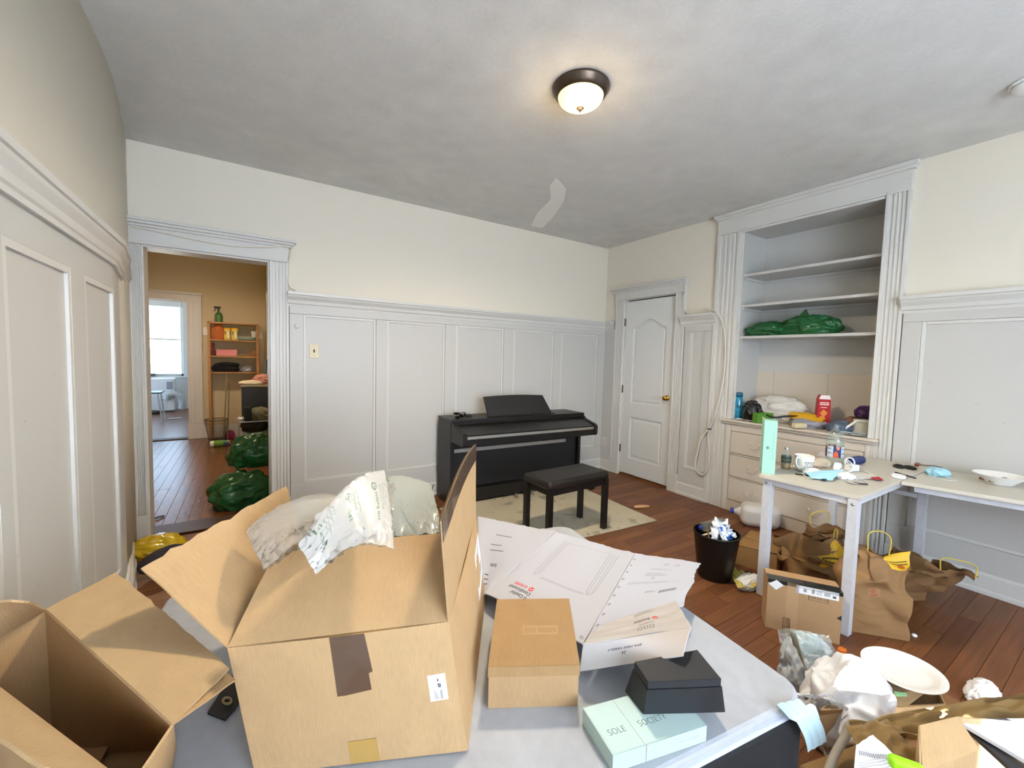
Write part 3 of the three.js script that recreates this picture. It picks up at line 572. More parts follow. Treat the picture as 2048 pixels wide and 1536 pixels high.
one('food_scrap', sheet((u, v) => { const a = lerp(-1.1, 1.1, u), r = 0.05 + 0.02 * v; return new THREE.Vector3(-0.72 + Math.sin(a) * r * 1.3, 0.006 + 0.014 * Math.sin(Math.PI * v) * Math.cos(a), 1.3 + (v - 0.5) * 0.07 * Math.cos(a * 1.2) + 0.03 * Math.sin(a)); }, 14, 6, 0.005), mat(0xcda273, { roughness: 0.8 }), 'small curled orange-brown scrap on the floor right of the rug', 'scrap');

// L-shaped desk
{
  const t = thing('corner_desk', 'white L-shaped desk with square metal legs in front of the cupboard', 'desk');
  const yT = 0.75, top = (pts) => { const g = prism(pts.map(([x, z]) => [x, -z]), 0.022, 0.003); g.applyMatrix4(new THREE.Matrix4().makeRotationX(-Math.PI / 2)); return g.translate(0, yT - 0.022, 0); };
  obj('tabletop', boxUV(top([[-1.335, 2.672], [-0.082, 2.63], [-0.082, 3.16], [-1.305, 3.158]])), M.deskTop, t);
  obj('tabletop', boxUV(top([[-0.715, 3.163], [-0.082, 3.163], [-0.082, 4.35], [-0.44, 4.35]])), M.deskTop, t);
  const leg = (x, z) => { const l = obj('leg', bx(0.046, yT - 0.024, 0.046, x, (yT - 0.024) / 2 + 0.001, z, 0.002), M.deskMetal, t); obj('bolt', put(lathe([[0, 0.004], [0.006, 0.003], [0.008, 0]], 14), x - 0.0235, yT - 0.05, z, 0, 0, Math.PI / 2), M.silver, l); };
  leg(-1.283, 2.705); leg(-1.285, 3.128); leg(-0.22, 2.67); leg(-0.11, 3.13); leg(-0.11, 4.3);
  obj('side_rail', bx(0.03, 0.035, 0.39, -1.284, yT - 0.042, 2.915), M.deskMetal, t);
  obj('long_rail', [bx(1.0, 0.035, 0.022, -0.76, yT - 0.042, 2.69), bx(1.1, 0.03, 0.022, -0.7, yT - 0.042, 3.13), bx(0.022, 0.03, 0.42, -0.16, 0.56, 2.9), bx(0.022, 0.035, 1.12, -0.09, yT - 0.042, 3.72), put(bx(0.022, 0.035, 1.1, 0, 0, 0), -0.53, yT - 0.042, 3.74, 0.225)], M.deskMetal, t);
  base(t, [-0.7, 0, 3.1]);
}

// waste basket
const lc = [-1.384,0,2.458];
{
  const t = thing('waste_basket', 'black round waste basket overflowing with litter beside the desk', 'waste basket', [-1.33, 0, 2.425]);
  obj('bucket', lathe([[0, 0.003], [0.098, 0.003], [0.1, 0.0], [0.103, 0.003], [0.139, 0.288], [0.144, 0.292], [0.144, 0.3], [0.137, 0.3], [0.099, 0.01], [0, 0.01]], 56), mat(0x08090a, { roughness: 0.35 }), t);
}
const wb = (x, y, z) => [-1.33 + x, y, 2.425 + z];
{
  const t = thing('crumpled_paper', 'white crumpled tissue sticking up out of the black waste basket', 'paper', wb(-0.03, 0.24, 0.02));
  obj('sheet', sheet((u, v) => new THREE.Vector3((u - 0.5) * 0.13 + 0.02 * nz(v * 5, u * 4, 1), 0.02 + v * 0.13 + 0.03 * nz(u * 6, v * 5, 2), 0.03 * nz(u * 5, v * 5, 7) + 0.03 * Math.sin(u * 9)), 20, 20, 0.001), M.tissue, t);
}
{
  const t = thing('plastic_bottle', 'clear plastic bottle with blue cap lying in the waste basket', 'bottle', wb(0.05, 0.3, -0.04), -0.5);
  const f = (g) => put(g, 0, 0.03, 0, 0, 0, -Math.PI / 2 + 0.25);
  obj('body', f(lathe([[0, -0.1], [0.026, -0.1], [0.031, -0.093], [0.031, -0.05], [0.029, -0.04], [0.031, -0.03], [0.031, 0.03], [0.022, 0.06], [0.012, 0.075], [0.012, 0.09]], 28)), M.clearSolid, t);
  obj('cap', put(lathe([[0, -0.118], [0.012, -0.118], [0.013, -0.112], [0.013, -0.1], [0, -0.1]], 20), 0, 0.03, 0, 0, 0, -Math.PI / 2 + 0.25), mat(0x2b3fb4, { roughness: 0.4 }), t);
}
{
  const t = thing('food_wrapper', 'blue and white printed wrapper in the waste basket', 'wrapper', wb(-0.02, 0.26, 0.05));
  obj('film', sheet((u, v) => new THREE.Vector3((u - 0.3) * 0.15, 0.02 + v * 0.06 + 0.02 * nz(u * 6, v * 6, 21), 0.04 - v * 0.06 + 0.015 * nz(u * 7, v * 7, 4)), 18, 12, 0.001), textMat((x, w, h) => { x.fillStyle = '#dfe9f2'; x.fillRect(0, 0, w, h); x.fillStyle = '#2166c4'; x.fillRect(w * 0.3, 0, w * 0.45, h); x.fillStyle = '#f4f8fb'; for (let i = 0; i < 5; i++) { x.beginPath(); x.ellipse(w * (0.35 + 0.1 * i), h * 0.5, 12, 34, 0.5, 0, 7); x.fill(); } }, 256, 128, { roughness: 0.4 }), t);
}
one('cardboard_scrap', put(board([-0.06, 0, 0], [0.06, 0, 0.01], [0.05, 0.1, -0.02], [-0.05, 0.09, -0.03], 0.004), ...wb(-0.075, 0.23, 0.01), 0.7), M.kraftDark, 'torn brown cardboard scrap at the left in the waste basket', 'scrap');
one('paper_sheet', sheet((u, v) => new THREE.Vector3(-1.33 - 0.1 + 0.12 * u, 0.27 + 0.05 * v + 0.01 * nz(u * 4, v * 4, 3), 2.425 - 0.06 + 0.1 * v), 10, 10, 0.001), mat(0xe6dccb, { roughness: 0.9 }), 'cream paper sheet at the back of the waste basket', 'paper');

// ================================================================ mattress and the boxes on it
const MT = 0.42;
M.card = cardMat(0xd0b084);
M.cardDark = cardMat(0xb08c60);
M.cardLit = cardMat(0xd6ba90);  // lighter copy of the card for flaps and sides that catch light
M.tapeBrown = phys(0x5b4636, { roughness: 0.22, clearcoat: 0.6, bumpMap: rep(T.crumple, 4), bumpScale: 0.002 });
function plan(w, d, r, n = 8) {                             // a rectangle with rounded corners
  const p = [];
  for (const [cx, cy, a0] of [[w / 2 - r, d / 2 - r, 0], [-w / 2 + r, d / 2 - r, 1], [-w / 2 + r, -d / 2 + r, 2], [w / 2 - r, -d / 2 + r, 3]])
    for (let i = 0; i <= n; i++) { const a = (a0 + i / n) * Math.PI / 2; p.push([cx + r * Math.cos(a), cy + r * Math.sin(a)]); }
  return p;
}
const slabUp = (pts, y0, y1, bev) => { const g = prism(pts, y1 - y0, bev); g.applyMatrix4(new THREE.Matrix4().makeRotationX(-Math.PI / 2)); return boxUV(g.translate(0, y0, 0)); };
{
  const t = thing('mattress', 'low white topped mattress with black sides carrying the cardboard boxes', 'mattress', [-3.362, 0, 2.626], -0.137);
  obj('body', slabUp(plan(1.925, 1.405, 0.1), 0.0, 0.385, 0.012), mat(0x16181c, { roughness: 0.85, bumpMap: rep(T.fine, 8), bumpScale: 0.002 }), t);
  obj('top_cover', slabUp(plan(1.9, 1.38, 0.085), 0.375, MT, 0.012), mat(0xbbc0c7, { roughness: 0.85, map: rep(T.soft, 1.3), bumpMap: rep(T.cardBump, 1.2, 0.5), bumpScale: 0.0006 }), t);
  obj('welt', slabUp(plan(1.915, 1.395, 0.092), 0.378, 0.394, 0.006), mat(0xc3c9d8, { roughness: 0.6 }), t);
}
one('mattress', slabUp(plan(2.2, 1.7, 0.12), 0.0, 0.3, 0.02).translate(-3.0, 0, 5.5), mat(0xeeeeec, { roughness: 0.9 }), 'plain white mattress added unseen behind the camera to bounce light upward', 'mattress');  // unseen reflector, added to brighten the near ceiling
// --- the large open box
const BL = [-3.935,0.425,2.873], BR = [-3.487,0.425,3.073], TL = [-3.985,0.735,2.848], TR = [-3.517,0.735,3.012];
const add = (p, ...d) => [p[0] + d[0], p[1] + d[1], p[2] + d[2]];
const TLb = add(TL, 0.2, 0.005, -0.55), TRb = add(TR, 0.395, 0, -0.61), BLb = add(BL, 0.22, 0, -0.55), BRb = add(BR, 0.36, 0, -0.56);
const Q = (f, u0, u1, v0, v1) => quad(f(u0, v0).toArray(), f(u1, v0).toArray(), f(u1, v1).toArray(), f(u0, v1).toArray());
const print = (w, h, draw) => textMat(draw, w, h);
function polySheet(f, pts, t, off) {                        // an outline in the u v of a surface, laid on it with a thickness
  const s = new THREE.ShapeGeometry(new THREE.Shape(pts.map((q) => new THREE.Vector2(...q)))), p = s.attributes.position, e = 1e-3;
  const idx = s.index.array, top = [], n0 = [];
  for (let i = 0; i < p.count; i++) {
    const u = p.getX(i), v = p.getY(i), c = f(u, v), n = f(u, v + e).sub(f(u, v - e)).cross(f(u + e, v).sub(f(u - e, v))).normalize();
    top.push(c.addScaledVector(n, off)); n0.push(n);
  }
  const pos = [], tri = (a, b, c) => pos.push(...a.toArray(), ...b.toArray(), ...c.toArray()), hi = top.map((q, i) => q.clone().addScaledVector(n0[i], t));
  for (let i = 0; i < idx.length; i += 3) { tri(hi[idx[i]], hi[idx[i + 2]], hi[idx[i + 1]]); tri(top[idx[i]], top[idx[i + 1]], top[idx[i + 2]]); }
  for (let i = 0; i < pts.length; i++) { const j = (i + 1) % pts.length; tri(top[i], hi[i], hi[j]); tri(top[i], hi[j], top[j]); }
  const g = new THREE.BufferGeometry();
  g.setAttribute('position', new THREE.Float32BufferAttribute(pos, 3)); g.computeVertexNormals();
  return boxUV(g);
}
{
  const t = thing('cardboard_box', 'largest open cardboard box at the front of the mattress, brown tape on its face', 'box');
  const front = quad(TL, TR, BR, BL), c = 0.004;
  const bulge = (f, b) => (u, v) => { const q = f(u, v), e = 1e-3, n = f(u, v + e).sub(f(u, v - e)).cross(f(u + e, v).sub(f(u - e, v))).normalize(); return q.addScaledVector(n, b * Math.sin(Math.PI * u) * Math.sin(Math.PI * Math.min(1, v * 0.8 + 0.2))); };
  const F1 = bulge(front, 0.012);
  obj('front_panel', sheet(F1, 12, 8, c, { metres: true }), M.card, t);
  const W1 = bulge(quad(TR, TRb, BRb, BR), 0.012);
  obj('side_panel', sheet(W1, 12, 8, c, { metres: true }), M.card, t);
  obj('side_panel', sheet(bulge(quad(TLb, TL, BL, BLb), 0.004), 10, 6, c, { metres: true }), M.card, t);
  obj('rear_panel', board(TRb, TLb, BLb, BRb, c), M.card, t);
  obj('bottom_panel', board(BL, BR, BRb, BLb, c), M.card, t);
  obj('flap', flap(TR, TL, [-3.879,0.86,2.641], [-3.433,0.865,2.773], c, 3, 0.01, 0.02), M.card, t);
  obj('flap', flap(TL, TLb, [-3.838,0.93,2.317], [-4.156,0.9,2.73], c, 5, 0.012, 0.05, 20), M.card, t);
  const near = [-3.542,1,3.012], far = [-3.115,1.03,2.377];
  const SF = quad(TR, TRb, far, near), SW = (u, v) => SF(u, v).addScaledVector(new THREE.Vector3(-0.2, 1, 0.1), 0.025 * Math.sin(Math.PI * u) * v);
  obj('flap', sheet((u, v) => SW(1 - u, v), 14, 8, c, { metres: true }), M.card, t);
  obj('flap', flap(TRb, TLb, add(TLb, 0.08, -0.1, -0.24), add(TRb, 0.06, -0.1, -0.24), c, 8, 0.02), M.card, t);
  obj('tape', sheet((u, v) => SW(1 - u, lerp(0.8, 1.02, v)), 16, 3, 0.0012, { off: 0.0034 }), M.tapeBrown, t);
  obj('tape', sheet((u, v) => SW(u, lerp(0.8, 1.02, v)), 16, 3, 0.0012, { off: 0.0034 }), M.tapeBrown, t);
  obj('tape', polySheet(F1, [[0.435, 0.0], [0.593, 0.0], [0.607, 0.285], [0.588, 0.295], [0.59, 0.42], [0.47, 0.44], [0.432, 0.44]], 0.0008, 0.003), M.tapeBrown, t).userData.label = 'strip of brown packing tape';
  obj('tape', polySheet(F1, [[0.44, 0.81], [0.572, 0.805], [0.575, 0.99], [0.438, 0.99]], 0.0008, 0.003), phys(0xb4924e, { roughness: 0.3, clearcoat: 0.5 }), t).userData.label = 'strip of yellowish tape';
  obj('sticker', sheet(Q(F1, 0.857, 0.945, 0.385, 0.585), 2, 2, 0.0006, { off: 0.003 }), print(256, 384, (x, w, h) => {
    x.fillStyle = '#f3f4f6'; x.fillRect(0, 0, w, h); x.save(); x.translate(0, h); x.rotate(-Math.PI / 2); x.fillStyle = '#3d4048';
    for (let i = 0; i < 30; i++) x.fillRect(20 + i * 4.5, 150, 1 + (i * 7) % 4, 34);
    for (let i = 0; i < 3; i++) x.fillRect(20, 70 + i * 20, 150 - i * 40, 7);
    x.fillRect(190, 130, 60, 46); x.fillRect(280, 130, 40, 20); x.fillStyle = '#f3f4f6'; for (let i = 0; i < 6; i++) x.fillRect(196 + (i * 17) % 48, 136 + (i * 11) % 34, 9, 6);
    for (let i = 0; i < 4; i++) { x.fillStyle = '#5c6068'; x.fillRect(20, 200 + i * 10, 300 - i * 30, 3); } x.restore();
  }), t).userData.label = 'white barcode sticker';
  obj('sticker', sheet(Q(W1, 0.66, 0.97, 0.2, 0.66), 4, 4, 0.0006, { off: 0.003 }), print(256, 256, (x, w, h) => { x.fillStyle = '#f3f4f6'; x.fillRect(0, 0, w, h); x.fillStyle = '#33363c'; for (let i = 0; i < 40; i++) x.fillRect(30 + i * 5, 150, 1 + (i * 5) % 4, 70); for (let i = 0; i < 5; i++) x.fillRect(30, 30 + i * 20, 190 - i * 22, 7); }), t);
  base(t, [-3.6, 0.425, 2.7]);
}
// --- the open box at the lower left
{
  const t = thing('cardboard_box', 'open empty cardboard box at the lower left, dark inside, flaps folded outwards', 'box');
  const P1 = [-4.352,0.78,2.554], P4 = [-4.054,0.78,3.097], P2 = [-4.426,0.78,2.703], P3 = [-4.09,0.78,3.195], c = 0.0045;
  const dn = (p, q) => [lerp(p[0], q[0], 0.04), 0.427, lerp(p[2], q[2], 0.04)], B1 = dn(P1, P3), B2 = dn(P2, P4), B3 = dn(P3, P1), B4 = [-4.101,0.427,2.7];
  obj('side_panel', board(P4, P1, B1, B4, c, 4), M.card, t);
  obj('side_panel', board(P2, P3, B3, B2, c, 4), M.card, t);
  obj('end_panel', board(P1, P2, B2, B1, c, 4), M.card, t);
  obj('end_panel', board(P3, P4, B4, B3, c, 4), M.card, t);
  obj('bottom_panel', board(B1, B4, B3, B2, c), M.card, t);
  obj('bottom_flap', board(up(B1, 0.012), up([lerp(B1[0], B4[0], 0.47), B1[1], lerp(B1[2], B4[2], 0.47)], 0.03), up([lerp(B2[0], B3[0], 0.47), B1[1], lerp(B2[2], B3[2], 0.47)], 0.03), up(B2, 0.012), c), M.card, t);
  obj('flap', flap(P4, P1, [-4.275,0.745,2.305], [-3.979,0.715,2.884], c, 11, 0.008, 0.035, 22), M.cardLit, t);  // lighter card puts the light on this flap into its colour
  obj('flap', flap(P4, P1, add([-4.272,0.735,2.305], 0.0, -0.02, 0.0), add([-3.972,0.705,2.899], 0, -0.02, 0), c, 12, 0.0, 0.035, 18), M.card, t);
  obj('flap', flap(P1, P2, [-4.431,0.9,2.703], [-4.314,0.88,2.746], c, 13, 0.01, 0.03), M.card, t);
  obj('flap', flap(P2, P3, [-4.159,0.865,3.185], [-4.315,0.86,2.977], c, 14, 0.02, 0.03), M.cardLit, t);  // up-facing flap, its brightness painted in with the lighter card
  base(t, [-4.2, 0.427, 2.8]);
}
{
  const t = thing('black_strap', 'short black strap with an oval slot lying on the mattress between the two open boxes', 'strap');
  obj('band', polySheet(quad([-4.042,0.428,2.616], [-3.996,0.428,2.671], [-3.944,0.432,2.569], [-3.992,0.432,2.496]), [[0, 0], [0.9, 0], [1, 0.3], [1, 1], [0, 1]], 0.006, 0), M.blackMatte, t);
  obj('slot_rim', put(new THREE.TorusGeometry(0.012, 0.0035, 8, 24).scale(0.7, 1.2, 1), ...up([-3.998,0.432,2.608], 0.004), 0.5, Math.PI / 2), mat(0x9b8b63, { roughness: 0.4, metalness: 0.5 }), t);
  base(t, [-4.004,0.428,2.591]);
}
// --- inflated packing pillows coming out of the large box
M.pillow = phys(0xf6f5f1, { roughness: 0.16, transmission: 0.7, thickness: 0, clearcoat: 0.5, clearcoatRoughness: 0.12 });
const pillowPrint = phys(0xffffff, { roughness: 0.16, transmission: 0.58, thickness: 0, clearcoat: 0.5, clearcoatRoughness: 0.12, map: canvas(512, 1024, (x, w, h) => {
  x.fillStyle = '#f3f2ed'; x.fillRect(0, 0, w, h);
  x.fillStyle = '#9dbba6'; x.strokeStyle = '#86ab93';
  for (let k = 0; k < 3; k++) {
    x.save(); x.translate(w * (0.2 + 0.06 * k), h * (0.12 + 0.3 * k)); x.rotate(0.12);
    x.lineWidth = 9; x.beginPath(); x.arc(0, 0, 26, 0, 6.3); x.stroke(); x.beginPath(); x.moveTo(-12, 12); x.quadraticCurveTo(-4, -14, 14, -12); x.quadraticCurveTo(10, 12, -12, 12); x.fill();
    x.font = 'bold 44px sans-serif'; x.fillText('sealed air', 44, 16);
    x.font = '26px sans-serif'; for (let i = 0; i < 4; i++) x.fillText(['Reuse or recycle', 'where facilities exist', 'store drop-off', 'PE film 4'][i], 0, 70 + i * 34);
    x.restore();
  }
}) });
{
  const grp = 'air pillows in the large box';
  const pil = (name, f, th, m, wr, sd, label) => { const t = thing(name, label, 'packing pillow', [0, 0, 0], 0, grp); obj('cushion', pillow(f, th, 48, 60, wr, sd), m, t); return t; };
  const a = quad([-3.843,0.955,2.871], [-3.808,0.875,2.885], [-3.624,0.9,2.899], [-3.565,1.03,2.59]);
  base(pil('air_pillow', (u, v) => a(u, v).add(new THREE.Vector3(0, 0.045 * Math.sin(Math.PI * v), 0)), 0.075, pillowPrint, 0.005, 2, 'front air pillow with green print draped over the front flap of the large box'), [-3.698,0.92,2.727]);
  const b = quad([-3.949,0.9,2.581], [-3.912,0.86,2.771], [-3.746,0.88,2.692], [-3.67,0.93,2.508]);
  base(pil('air_pillow', (u, v) => b(u, v).add(new THREE.Vector3(0, 0.03 * Math.sin(Math.PI * v), 0)), 0.085, M.pillow, 0.006, 5, 'left clear air pillow bulging over the left flap of the large box'), [-3.839,0.88,2.58]);
  const c = quad([-3.49,0.93,2.338], [-3.591,0.84,2.674], [-3.417,0.84,2.732], [-3.348,0.9,2.448]);
  base(pil('air_pillow', (u, v) => c(u, v).add(new THREE.Vector3(0, 0.02 * Math.sin(Math.PI * u), 0)), 0.09, phys(0xdfe6e1, { roughness: 0.2, transmission: 0.5, thickness: 0, clearcoat: 0.4 }), 0.005, 8, 'right greenish grey air pillow beside the upright flap of the large box'), [-3.458,0.86,2.539]);
  const d = quad([-3.608,0.95,2.551], [-3.688,0.9,2.676], [-3.593,0.88,2.757], [-3.491,0.97,2.527]);
  base(pil('air_pillow', (u, v) => d(u, v).add(new THREE.Vector3(0.02, -0.03, -0.06)), 0.08, M.pillow, 0.006, 11, 'rear clear air pillow with crinkled top edge between the printed and the grey one'), [-3.538,0.9,2.508]);
}
// --- white printed carton, flattened
const red = '#d4202c';
function leafMark(x, cx, cy, r) { x.save(); x.translate(cx, cy); x.fillStyle = red; x.beginPath(); x.arc(0, 0, r, 0, 7); x.fill(); x.strokeStyle = '#fff'; x.lineWidth = r * 0.28; x.lineCap = 'round'; x.lineJoin = 'round'; x.beginPath(); x.moveTo(-r * 0.5, -r * 0.15); x.lineTo(-r * 0.1, r * 0.4); x.lineTo(r * 0.5, -r * 0.35); x.stroke(); x.restore(); }
M.cartonWhite = mat(0xe4e3e6, { roughness: 0.6, map: rep(T.soft, 2) });
{
  const t = thing('printed_carton', 'white flattened appliance carton with black and red print lying over the mattress', 'carton');
  const wave = (f, k, s) => (u, v) => { const p = f(u, v); p.y += k * nz(u * 2.3 + s, v * 2.3, s); return p; };
  const rag = (f, k, s) => (u, v) => f(u, v < 0.02 ? v + k * (nz(u * 17, s) + 0.5 * nz(u * 43, s)) * (v < 0.01 ? 1 : 0) : v);
  const bg = (x, w, h) => { x.fillStyle = '#b9bcc6'; x.fillRect(0, 0, w, h); };
  const upside = (x, cx, cy, fn) => { x.save(); x.translate(cx, cy); x.rotate(Math.PI); fn(); x.restore(); };
  const lines = (x, x0, y0, n, len, dy, hgt) => { for (let i = 0; i < n; i++) x.fillRect(x0, y0 + i * dy, len * (0.7 + 0.3 * Math.abs(Math.sin(i * 2.3))), hgt); };
  const L1 = wave(rag(quad([-2.8,0.47,1.829], [-2.584,0.508,2.294], [-3.141,0.473,2.567], [-3.165,0.46,2.544]), 0.03, 3), 0.008, 1);
  obj('panel', sheet(L1, 26, 16, 0.004), print(512, 512, (x, w, h) => { bg(x, w, h); x.fillStyle = '#777a80'; lines(x, 150, 120, 1, 180, 20, 7); lines(x, 120, 200, 2, 150, 40, 7); x.fillStyle = '#3a3c40'; x.font = 'bold 34px sans-serif'; upside(x, 190, 330, () => x.fillText('home', -60, 0)); lines(x, 90, 400, 3, 110, 26, 5); x.strokeStyle = '#b9bac0'; x.lineWidth = 4; x.strokeRect(280, 300, 120, 90); }), t);
  const L2 = wave(rag(quad([-2.592,0.512,2.3], [-2.402,0.5,2.66], [-3.085,0.535,3.048], [-3.152,0.475,2.573]), 0.02, 9), 0.01, 4);
  obj('panel', sheet(L2, 26, 26, 0.004), print(1024, 1024, (x, w, h) => {
    bg(x, w, h); x.strokeStyle = '#8d9096'; x.lineWidth = 5; x.lineJoin = 'round';
    const P = (l) => { x.beginPath(); l.forEach(([u, v], i) => (i ? x.lineTo(u * w, v * h) : x.moveTo(u * w, v * h))); x.stroke(); };
    P([[0.193, 0.1], [0.2, 0.59], [0.213, 0.635], [0.235, 0.6], [0.225, 0.1]]); P([[0.225, 0.13], [0.235, 0.6]]); P([[0.25, 0.1], [0.258, 0.61]]);
    P([[0.76, 0.1], [0.777, 0.6], [0.8, 0.635], [0.83, 0.615], [0.85, 0.58], [0.857, 0.1]]); P([[0.79, 0.1], [0.8, 0.6], [0.812, 0.62]]); P([[0.825, 0.1], [0.832, 0.6]]);
    P([[0.297, 0.633], [0.764, 0.629]]); x.lineWidth = 3; P([[0.29, 0.645], [0.77, 0.641]]); P([[0.26, 0.115], [0.76, 0.1]]);
    x.lineWidth = 2; P([[0.05, 0.0], [0.02, 0.9]]);
    leafMark(x, 0.325 * w, 0.79 * h, 24);
    upside(x, 0.28 * w, 0.777 * h, () => { x.fillStyle = red; x.font = 'bold 54px sans-serif'; x.fillText('vremi', 0, 0); });
    x.fillStyle = '#17181a';
    upside(x, 0.36 * w, 0.826 * h, () => { x.font = 'bold 46px sans-serif'; x.fillText('Conditioner', 0, 0); });
    upside(x, 0.36 * w, 0.875 * h, () => { x.font = 'bold 46px sans-serif'; x.fillText("ll Coolin'", 0, 0); });
    x.fillStyle = '#55585e'; upside(x, 0.985 * w, 0.955 * h, () => { x.font = 'bold 30px sans-serif'; x.fillText('12', 0, 0); });
    x.fillStyle = '#9a9ca2'; lines(x, 0.24 * w, 0.79 * h, 2, 50, 12, 4);
  }), t);
  const R = wave(rag(quad([-2.405,0.505,2.664], [-2.172,0.48,2.85], [-2.597,0.52,3.057], [-3.087,0.54,3.052]), 0.02, 15), 0.006, 6);
  obj('panel', sheet((u, v) => R(u < 0.99 ? u : u + 0.05 * nz(v * 9, 3) - 0.03 * Math.sin(v * 6) ** 2, v), 22, 26, 0.004), print(768, 1024, (x, w, h) => {
    bg(x, w, h); x.fillStyle = '#6a6d73';
    for (let i = 0; i < 9; i++) { x.save(); x.translate(0.035 * w, (0.1 + 0.095 * i) * h); x.rotate(0.5); x.fillRect(-14, -9, 28, 6); x.fillRect(-14, 2, 28, 6); x.restore(); }
    x.strokeStyle = '#7a7d83'; x.lineWidth = 5; x.beginPath(); x.moveTo(0.64 * w, 0.15 * h); x.lineTo(0.68 * w, 0.11 * h); x.lineTo(0.72 * w, 0.15 * h); x.closePath(); x.stroke(); x.strokeRect(0.5 * w, 0.115 * h, 40, 30);
    x.fillStyle = '#8d9096'; lines(x, 0.33 * w, 0.22 * h, 2, 250, 16, 5); lines(x, 0.3 * w, 0.3 * h, 4, 230, 15, 5); lines(x, 0.12 * w, 0.44 * h, 2, 560, 16, 5); x.beginPath(); x.arc(0.42 * w, 0.38 * h, 14, 0, 7); x.stroke();
    x.fillStyle = '#3c3e44'; for (let i = 0; i < 34; i++) x.fillRect(0.58 * w + i * 5, 0.6 * h, 1 + (i * 7) % 4, 44);
    lines(x, 0.4 * w, 0.58 * h, 2, 110, 16, 4);
  }), t);
  const F0 = quad([-3.092,0.548,3.057], [-2.97,0.55,3.016], [-2.742,0.6,3.184], [-2.813,0.605,3.232]);
  obj('torn_flap', sheet((u, v) => { const p = quad([-2.976,0.55,3.021], [-2.694,0.58,3.09], [-2.811,0.605,3.23], [-3.094,0.55,3.059])(u, v < 0.03 ? 0.05 * nz(u * 13, 4) + v : v); p.y += 0.006 * nz(u * 4, v * 4, 2); return p; }, 20, 10, 0.004), print(512, 256, (x, w, h) => {
    x.fillStyle = '#b9b5b2'; x.fillRect(0, 0, w, h); leafMark(x, 0.68 * w, 0.42 * h, 16);
    x.fillStyle = '#27282b'; upside(x, 0.62 * w, 0.38 * h, () => { x.font = 'bold 34px sans-serif'; x.fillText('home', 0, 0); });
    x.fillStyle = '#6c6e73'; lines(x, 0.42 * w, 0.06 * h, 3, 130, 11, 4); lines(x, 0.5 * w, 0.58 * h, 1, 120, 11, 5); x.strokeStyle = '#77797e'; x.lineWidth = 4; for (let i = 0; i < 3; i++) x.strokeRect((0.5 + 0.06 * i) * w, 0.68 * h, 18, 34);
  }), t);
  const FF = quad([-3.091,0.545,3.056], [-2.823,0.61,3.234], [-2.923,0.59,3.279], [-3.085,0.45,3.041]);
  obj('front_flap', sheet((u, v) => { const p = FF(u, v); p.y += 0.01 * Math.sin(Math.PI * v); return p; }, 12, 8, 0.004), print(512, 160, (x, w, h) => { x.fillStyle = '#bdb8b5'; x.fillRect(0, 0, w, h); x.fillStyle = '#3f4146'; upside(x, 0.56 * w, 0.42 * h, () => { x.font = 'bold 20px sans-serif'; x.fillText('BPA FREE FAMILY', -10, 0); x.fillText('24', 60, -28); }); }), t);
  base(t, [-2.9, 0.47, 2.7]);
}
// --- tan shoe box
function hexa(tp, bt, t = 0) { return [board(tp[0], tp[1], tp[2], tp[3], 0.0006, 1, { metres: true, single: true }), ...[0, 1, 2, 3].map((i) => board(tp[(i + 1) % 4], tp[i], bt[i], bt[(i + 1) % 4], 0.0006, 1, { metres: true, single: true })), board(bt[3], bt[2], bt[1], bt[0], 0.0006, 1, { metres: true, single: true })]; }
const inQuad = (q, k) => { const c = [0, 1, 2].map((i) => (q[0][i] + q[1][i] + q[2][i] + q[3][i]) / 4); return q.map((p) => [lerp(p[0], c[0], k), p[1], lerp(p[2], c[2], k)]); };
{
  const t = thing('shoe_box', 'closed tan shoe box with a lid, right of the large open box', 'shoe box');
  const h = 0.545, FR = [-3.155,0.545,3.114], BRt = [-2.967,0.545,2.844], w = [-0.228, 0, -0.126], FL = add(FR, ...w), BLt = add(BRt, ...w);
  const lid = [BLt, BRt, FR, FL], lb = lid.map((p) => up(p, -0.03)), body = inQuad(lid, 0.018).map((p) => up(p, -0.004)), bb = body.map((p) => [p[0], MT + 0.001, p[2]]);
  obj('body', hexa(body, bb), cardMat(0xc4a47c), t);
  obj('lid', hexa(lid, lb), cardMat(0xb8966a), t);
  obj('lettering', sheet((u, v) => quad(...lid)(lerp(0.36, 0.8, u), lerp(0.46, 0.6, v)), 1, 1, 0.0002, { off: 0.0007 }), print(512, 96, (x, w2, h2) => { x.fillStyle = '#ac8b61'; x.fillRect(0, 0, w2, h2); x.fillStyle = '#8d6f49'; x.font = '62px sans-serif'; x.textAlign = 'center'; x.fillText('STEVE  MADDEN', w2 / 2, 70, 480); }), t);
  base(t, [-3.05, MT, 2.92]);
}
